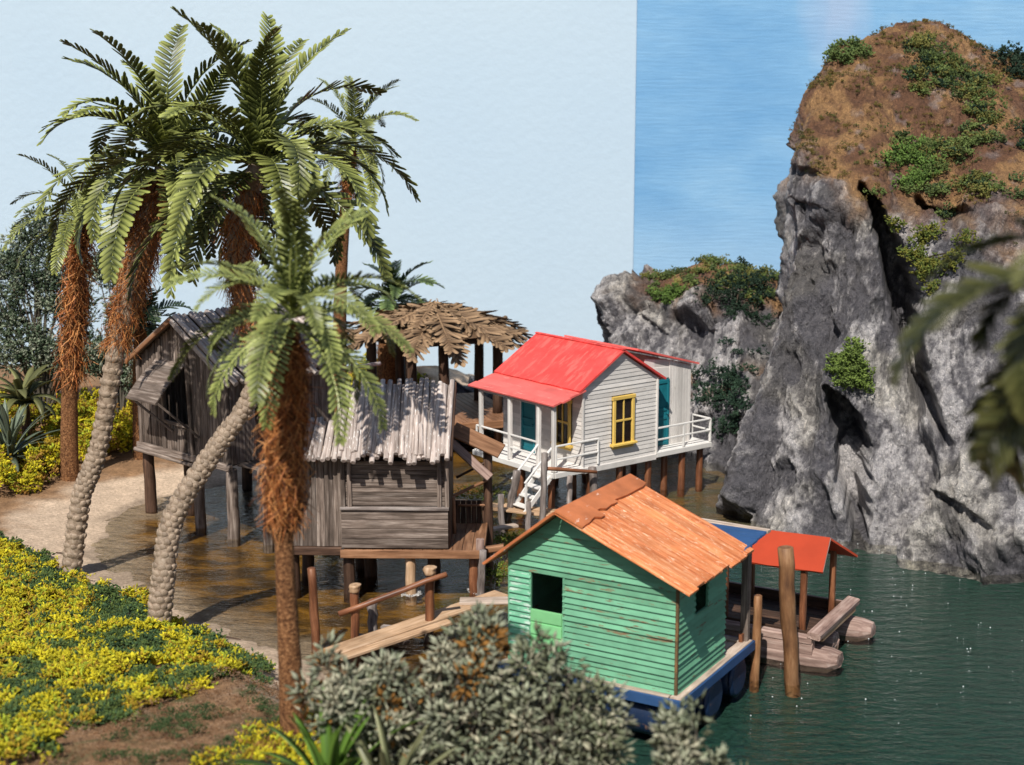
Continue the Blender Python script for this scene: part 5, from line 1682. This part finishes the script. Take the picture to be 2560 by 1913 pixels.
FG = [(-13.0, 33.2), (-11.4, 32.4), (-9.9, 31.0), (-8.58, 29.6), (-7.4, 28.8), (-6.5, 27.5), (-5.4, 26.5), (-4.3, 24.6), (-4.0, 23.2), (-4.5, 21.8), (-5.0, 20.4), (-5.6, 18.6), (-6.0, 16.2), (-8.5, 16.2), (-12, 24)]
PALMFOOT = [(-3.9, 16.4), (-3.6, 18.0), (-3.2, 19.2), (-2.5, 19.3), (-1.6, 17.8), (-1.2, 16.2)]
BACKL = [(-12.6, 35.2), (-11.6, 36.2), (-11.5, 38.6), (-10.6, 39.4), (-9.3, 40.2), (-9.6, 42.6), (-14.5, 43.6), (-15, 40), (-13.6, 36.5)]
BACKM = [(-9.5, 41.5), (-6.5, 41.5), (-5.5, 44.5), (-2.5, 47.5), (-3.5, 50), (-10, 50), (-10.5, 44)]
pat = lambda s, off: (lambda q: fbm(q*s+off, 3))
YEL = [(.64, .54, .025), (.70, .62, .035), (.54, .48, .03), (.42, .28, .03), (.40, .46, .045)]
GRN = [(.10, .155, .045), (.075, .13, .05), (.14, .19, .05), (.06, .11, .05)]
greenpatch = lambda q: fbm(q*np.array([.75, .60, 1])+4.2, 4, 2.1, .62)
cover("yellow_ground_cover", "bright yellow foam foliage carpeting the near left bank", [FG], 300, YEL, 91, .076, lambda q: (greenpatch(q) < .28+.5*perlin(q*3.1)) & (fbm(q*np.array([2.3, 1.9, 1])+8, 4) > -.10), 6, lift=.06)
cover("green_ground_cover", "dark green foam foliage patches among the yellow on the near bank", [FG], 290, GRN, 92, .065, lambda q: greenpatch(q)+.55*fbm(q*np.array([2.0, 2.0, 1])+3, 3) > -.12, 6)
cover("yellow_ground_cover", "yellow foliage around the foot of the front palm", [PALMFOOT], 170, YEL+[(.35, .19, .05)], 93, .06, lambda q: perlin(q*1.6+2) > -.25, 7)
cover("yellow_ground_cover", "yellow bushes on the far left bank under the shrubs", [BACKL], 130, YEL+[(.35, .19, .05)], 94, .10, lambda q: fbm(q*.8+1, 3) > -.35, 8, lift=.25)
cover("yellow_ground_cover", "low yellow and green growth behind the bamboo hut", [BACKM], 60, YEL+GRN, 95, .11, lambda q: fbm(q*.8+6, 3) > -.2, 7, lift=.2)
cover("dirt_grass", "short green flock on the brown dirt at lower left", [[(-5.6, 17), (-4.2, 21.5), (-3.3, 23.4), (-2.6, 21.5), (-2.4, 18.5), (-3.2, 16.6)]], 420, [(.06, .10, .035), (.08, .12, .05)], 96, .03, lambda q: fbm(q*1.2+9, 3) > .08, 4)
cover("sand_litter", "tiny brown crumbs scattered over the dirt path", [[(-6.2, 16.4), (-5.2, 20.4), (-4.2, 23.0), (-3.4, 24.0), (-2.8, 22.0), (-2.8, 17)]], 300, [(.30, .17, .09), (.20, .10, .05), (.42, .28, .18)], 97, .022, lambda q: np.ones(len(q), bool), 3)
# a few stray sprigs and twigs on the sand
rs = np.random.default_rng(5)
for lab, x, y, a, l in (("long thin twig on the sand left of the leaning palm's foot", -9.9, 31.7, 20, .5), ("small twig on the sand between the two knobbly palm trunks", -7.6, 29.5, 10, .3), ("brown twig on the wet sand right of the second leaning palm", -5.4, 26.9, -20, .4)):
    zz = gz(x, y)+.02
    b = (x+l*math.cos(R(a)), y+l*math.sin(R(a)))
    log("twig", None, (x, y, zz), (b[0], b[1], gz(*b)+.03), .014, .008, MT['darkwood'], seg=6, rings=5, wob=.4, label=lab, cat="twig", group="twigs on the sand")

# --- scrub on the rocks
def scrub_on(name, label, P, Nn, S, sel, count, cols, seed, size, per=7, rad=.16, clus=14):
    rs = np.random.default_rng(seed)
    pts, nrm = P.reshape(-1, 3), Nn.reshape(-1, 3)
    w = sel(pts, S.reshape(-1))
    c = rs.choice(len(pts), size=count, p=w/w.sum())
    cen = np.repeat(pts[c], clus, 0)
    ct = np.repeat(np.array(cols)[rs.integers(len(cols), size=count)]*rs.uniform(.7, 1.25, (count, 1)), clus*per, 0)
    rr = np.repeat(rad*rs.uniform(.5, 1.3, count), clus)
    off = rs.normal(size=cen.shape)*rr[:, None]*np.array([.7, .7, .45])
    off[:, 2] = np.abs(off[:, 2])
    q = np.repeat(cen+off+np.array([0, -.02, .03]), per, 0)+rs.normal(0, size*.4, (len(cen)*per, 3))
    d = rs.normal(size=q.shape); d[:, 2] = np.abs(d[:, 2])
    V, T, C = nubs(q, d, size*rs.uniform(.7, 1.5, len(q)), size*.34*rs.uniform(.7, 1.3, len(q)), ct*rs.uniform(.8, 1.2, (len(q), 1)), rs)
    return mesh_obj(name, trimesh(name, V, T, MT['cover'], C), kind="stuff", label=label)
RG = [(.12, .165, .05), (.16, .21, .065), (.085, .12, .045), (.20, .19, .055)]
def sel_cl(p, s):
    n = fbm(p*np.array([.8, .8, .8])+2, 3)
    return (s > .5)*sstep(.0, .4, n+.45*sstep(8.5, 12, p[:, 0])-.30)*sstep(8.3, 9.6, p[:, 0])*(p[:, 1] < 41.3)+1e-9
scrub_on("scrub", "green scrub clumps scattered over the cliff's brown top", CLP, CLN, CLS, sel_cl, 330, RG+RG+[(.03, .06, .035)], 101, .075, 6, .20, 12)
def near(c, r): return lambda p, s: np.exp(-((p-np.array(c))**2).sum(1)/(r*r))*(p[:, 1] < 45)+1e-12
def sel_small(p, s): return (s > .35)*sstep(-.2, .4, fbm(p*1.4+5, 3))*(p[:, 1] < 42.6)+1e-9
scrub_on("scrub", "tiny olive tufts dotting the cliff soil", CLP, CLN, CLS, sel_small, 900, [(.17, .14, .04), (.11, .12, .04), (.22, .15, .05)], 102, .035, 4, .06, 5)
def sel_rk(p, s): return (s > .4)*(p[:, 2] > 3.5)*sstep(-.15, .3, fbm(p*1.2+3, 3))*(p[:, 1] < 46.5)+1e-9
scrub_on("scrub", "green scrub along the top of the low outcrop", RKP, RKN, RKS, sel_rk, 130, RG, 103, .075, 6, .16, 10)
def sel_rk2(p, s): return np.exp(-((p-np.array((5.9, 41.2, 1.8)))**2).sum(1)/.9)+1e-12
scrub_on("scrub", "dark green scrub on the outcrop right of the house", RKP, RKN, RKS, sel_rk2, 60, [(.03, .06, .04), (.04, .075, .045)], 104, .075, 6, .22, 12)

def rock_bush(label, P, c, r, cols, seed, n=26, rad=.2):
    pts = P.reshape(-1, 3)
    w = np.exp(-((pts-np.array(c))**2).sum(1)/(r*r))+1e-14
    rs = np.random.default_rng(seed)
    k = rs.choice(len(pts), size=n, p=w/w.sum())
    b = pts[np.argmax(w)]
    cen = pts[k]-b
    t = thing("rock_bush", label, "bush", tuple(b), group="bushes on the rocks")
    cen = np.repeat(cen, 22, 0)
    off = rs.normal(size=cen.shape)*rad*np.array([.7, .6, .6])+np.array([0, -.10, .08])
    q = np.repeat(cen+off, 7, 0)+rs.normal(0, .03, (len(cen)*7, 3))
    d = rs.normal(size=q.shape); d[:, 2] = np.abs(d[:, 2])
    col = np.repeat(np.array(cols)[rs.integers(len(cols), size=len(cen))], 7, 0)*rs.uniform(.75, 1.2, (len(q), 1))
    V, T, C = nubs(q, d, .075*rs.uniform(.7, 1.5, len(q)), .026*rs.uniform(.7, 1.3, len(q)), col, rs)
    mesh_obj("foliage", trimesh("foliage", V, T, MT['cover'], C), t, kind="stuff")
    bm = flat("bush_twig_bark", (.07, .05, .035), .8, .2)
    vv, qq, o0 = [], [], 0
    for i in range(6):
        e = cen[rs.integers(len(cen))]+np.array([0, -.05, .1])
        v, qd, _ = tube([(0, .05, -.08), tuple(e*.5), tuple(e)], [.03, .02, .008], 5)
        vv.append(v); qq.append(qd+o0); o0 += len(v)
    mesh_obj("stem", trimesh("stem", np.concatenate(vv), np.concatenate(qq), bm, None, True), t)
BG = [(.12, .20, .045), (.16, .26, .06), (.09, .15, .04)]
DG = [(.022, .045, .028), (.035, .06, .038)]
rock_bush("bright green bush clinging to the middle of the cliff face", CLP, (7.80, 34.0, 3.75), .33, [(.16, .23, .05), (.21, .29, .07), (.12, .17, .045)], 111, 16, .17)
rock_bush("rounded light green bush on the brown slope above the cliff's shadowed crack", CLP, (9.85, 37.3, 8.3), .5, BG, 112, 16, .20)
rock_bush("wide dark green bush on the outcrop's top beside the cliff", RKP, (6.55, 43.5, 4.4), .75, DG, 113, 26, .24)
rock_bush("small light green bush left of the dark bush on the outcrop", RKP, (4.6, 44.4, 4.2), .30, BG, 114, 10, .14)
rock_bush("dark bush at the cliff's upper right skyline", CLP, (14.0, 41.6, 10.3), .7, DG, 115, 22, .26)
rock_bush("yellow green bushes hanging in the gully right of the crack", CLP, (9.35, 35.2, 6.2), .55, [(.20, .20, .04), (.13, .17, .04)], 116, 16, .16)
rock_bush("pale green tuft on the cliff's upper left skyline", CLP, (8.75, 41.0, 10.75), .4, [(.16, .22, .07), (.12, .18, .06)], 117, 12, .13)

# --- weed and foam on the water
def scatter(name, label, pts, size, cols, seed, flatz=.4):
    rs = np.random.default_rng(seed)
    d = rs.normal(size=pts.shape); d[:, 2] = np.abs(d[:, 2])*flatz
    col = np.array(cols)[rs.integers(len(cols), size=len(pts))]*rs.uniform(.75, 1.2, (len(pts), 1))
    V, T, C = nubs(pts, d, size*rs.uniform(.6, 1.4, len(pts)), size*.4*rs.uniform(.7, 1.3, len(pts)), col, rs)
    mesh_obj(name, trimesh(name, V, T, MT['cover'], C), kind="stuff", label=label)
rs = np.random.default_rng(77)
wpts = []
for (x, y, rx, ry, n) in ((-.25, 30.9, .35, .8, 260), (-.15, 33.2, .4, .8, 220), (.9, 33.3, .35, .5, 130), (-.9, 37.4, 1.0, .8, 320)):
    wpts.append(np.stack([x+rx*rs.normal(0, .5, n), y+ry*rs.normal(0, .5, n), rs.uniform(0, .015, n)], 1))
scatter("water_weed", "bright green weed floating by the hut's right posts", np.concatenate(wpts), .05, [(.16, .22, .03), (.10, .16, .03), (.25, .27, .05)], 78)
fpts = []
for (x, y, r, n) in ((-2.04, 29.45, .16, 240), (-.75, 29.6, .14, 60)):
    a_ = rs.uniform(0, 6.283, n)
    q_ = r*rs.uniform(.85, 1.25, n)
    fpts.append(np.stack([x+q_*np.cos(a_), y+q_*np.sin(a_), rs.uniform(0, .03, n)], 1))
scatter("water_foam", "white foam rings round the post feet", np.concatenate(fpts), .035, [(.75, .74, .72), (.6, .58, .55)], 79)

# --- tiny clear bubbles in the resin
rs = np.random.default_rng(9)
nb = 110
bx_ = rs.uniform(2.2, 10, nb); by_ = rs.uniform(22.5, 33, nb)
m, nt, b = mat_new("resin_bubble")
b.inputs['Base Color'].default_value = (.8, .85, .85, 1)
b.inputs['Roughness'].default_value = .05
b.inputs['Specular IOR Level'].default_value = .9
import bmesh
bm_ = bmesh.new(); bmesh.ops.create_icosphere(bm_, subdivisions=1, radius=1)
bv_ = np.array([v.co[:] for v in bm_.verts]); bf_ = np.array([[v.index for v in f.verts] for f in bm_.faces]); bm_.free()
rad_ = rs.uniform(.006, .014, nb)
Vb = (bv_[None]*rad_[:, None, None]+np.stack([bx_, by_, rad_*.3], 1)[:, None]).reshape(-1, 3)
mesh_obj("water_bubbles", trimesh("water_bubbles", Vb, (bf_[None]+len(bv_)*np.arange(nb)[:, None, None]).reshape(-1, 3), m, None, True), kind="stuff", label="tiny glinting bubbles on the green water")
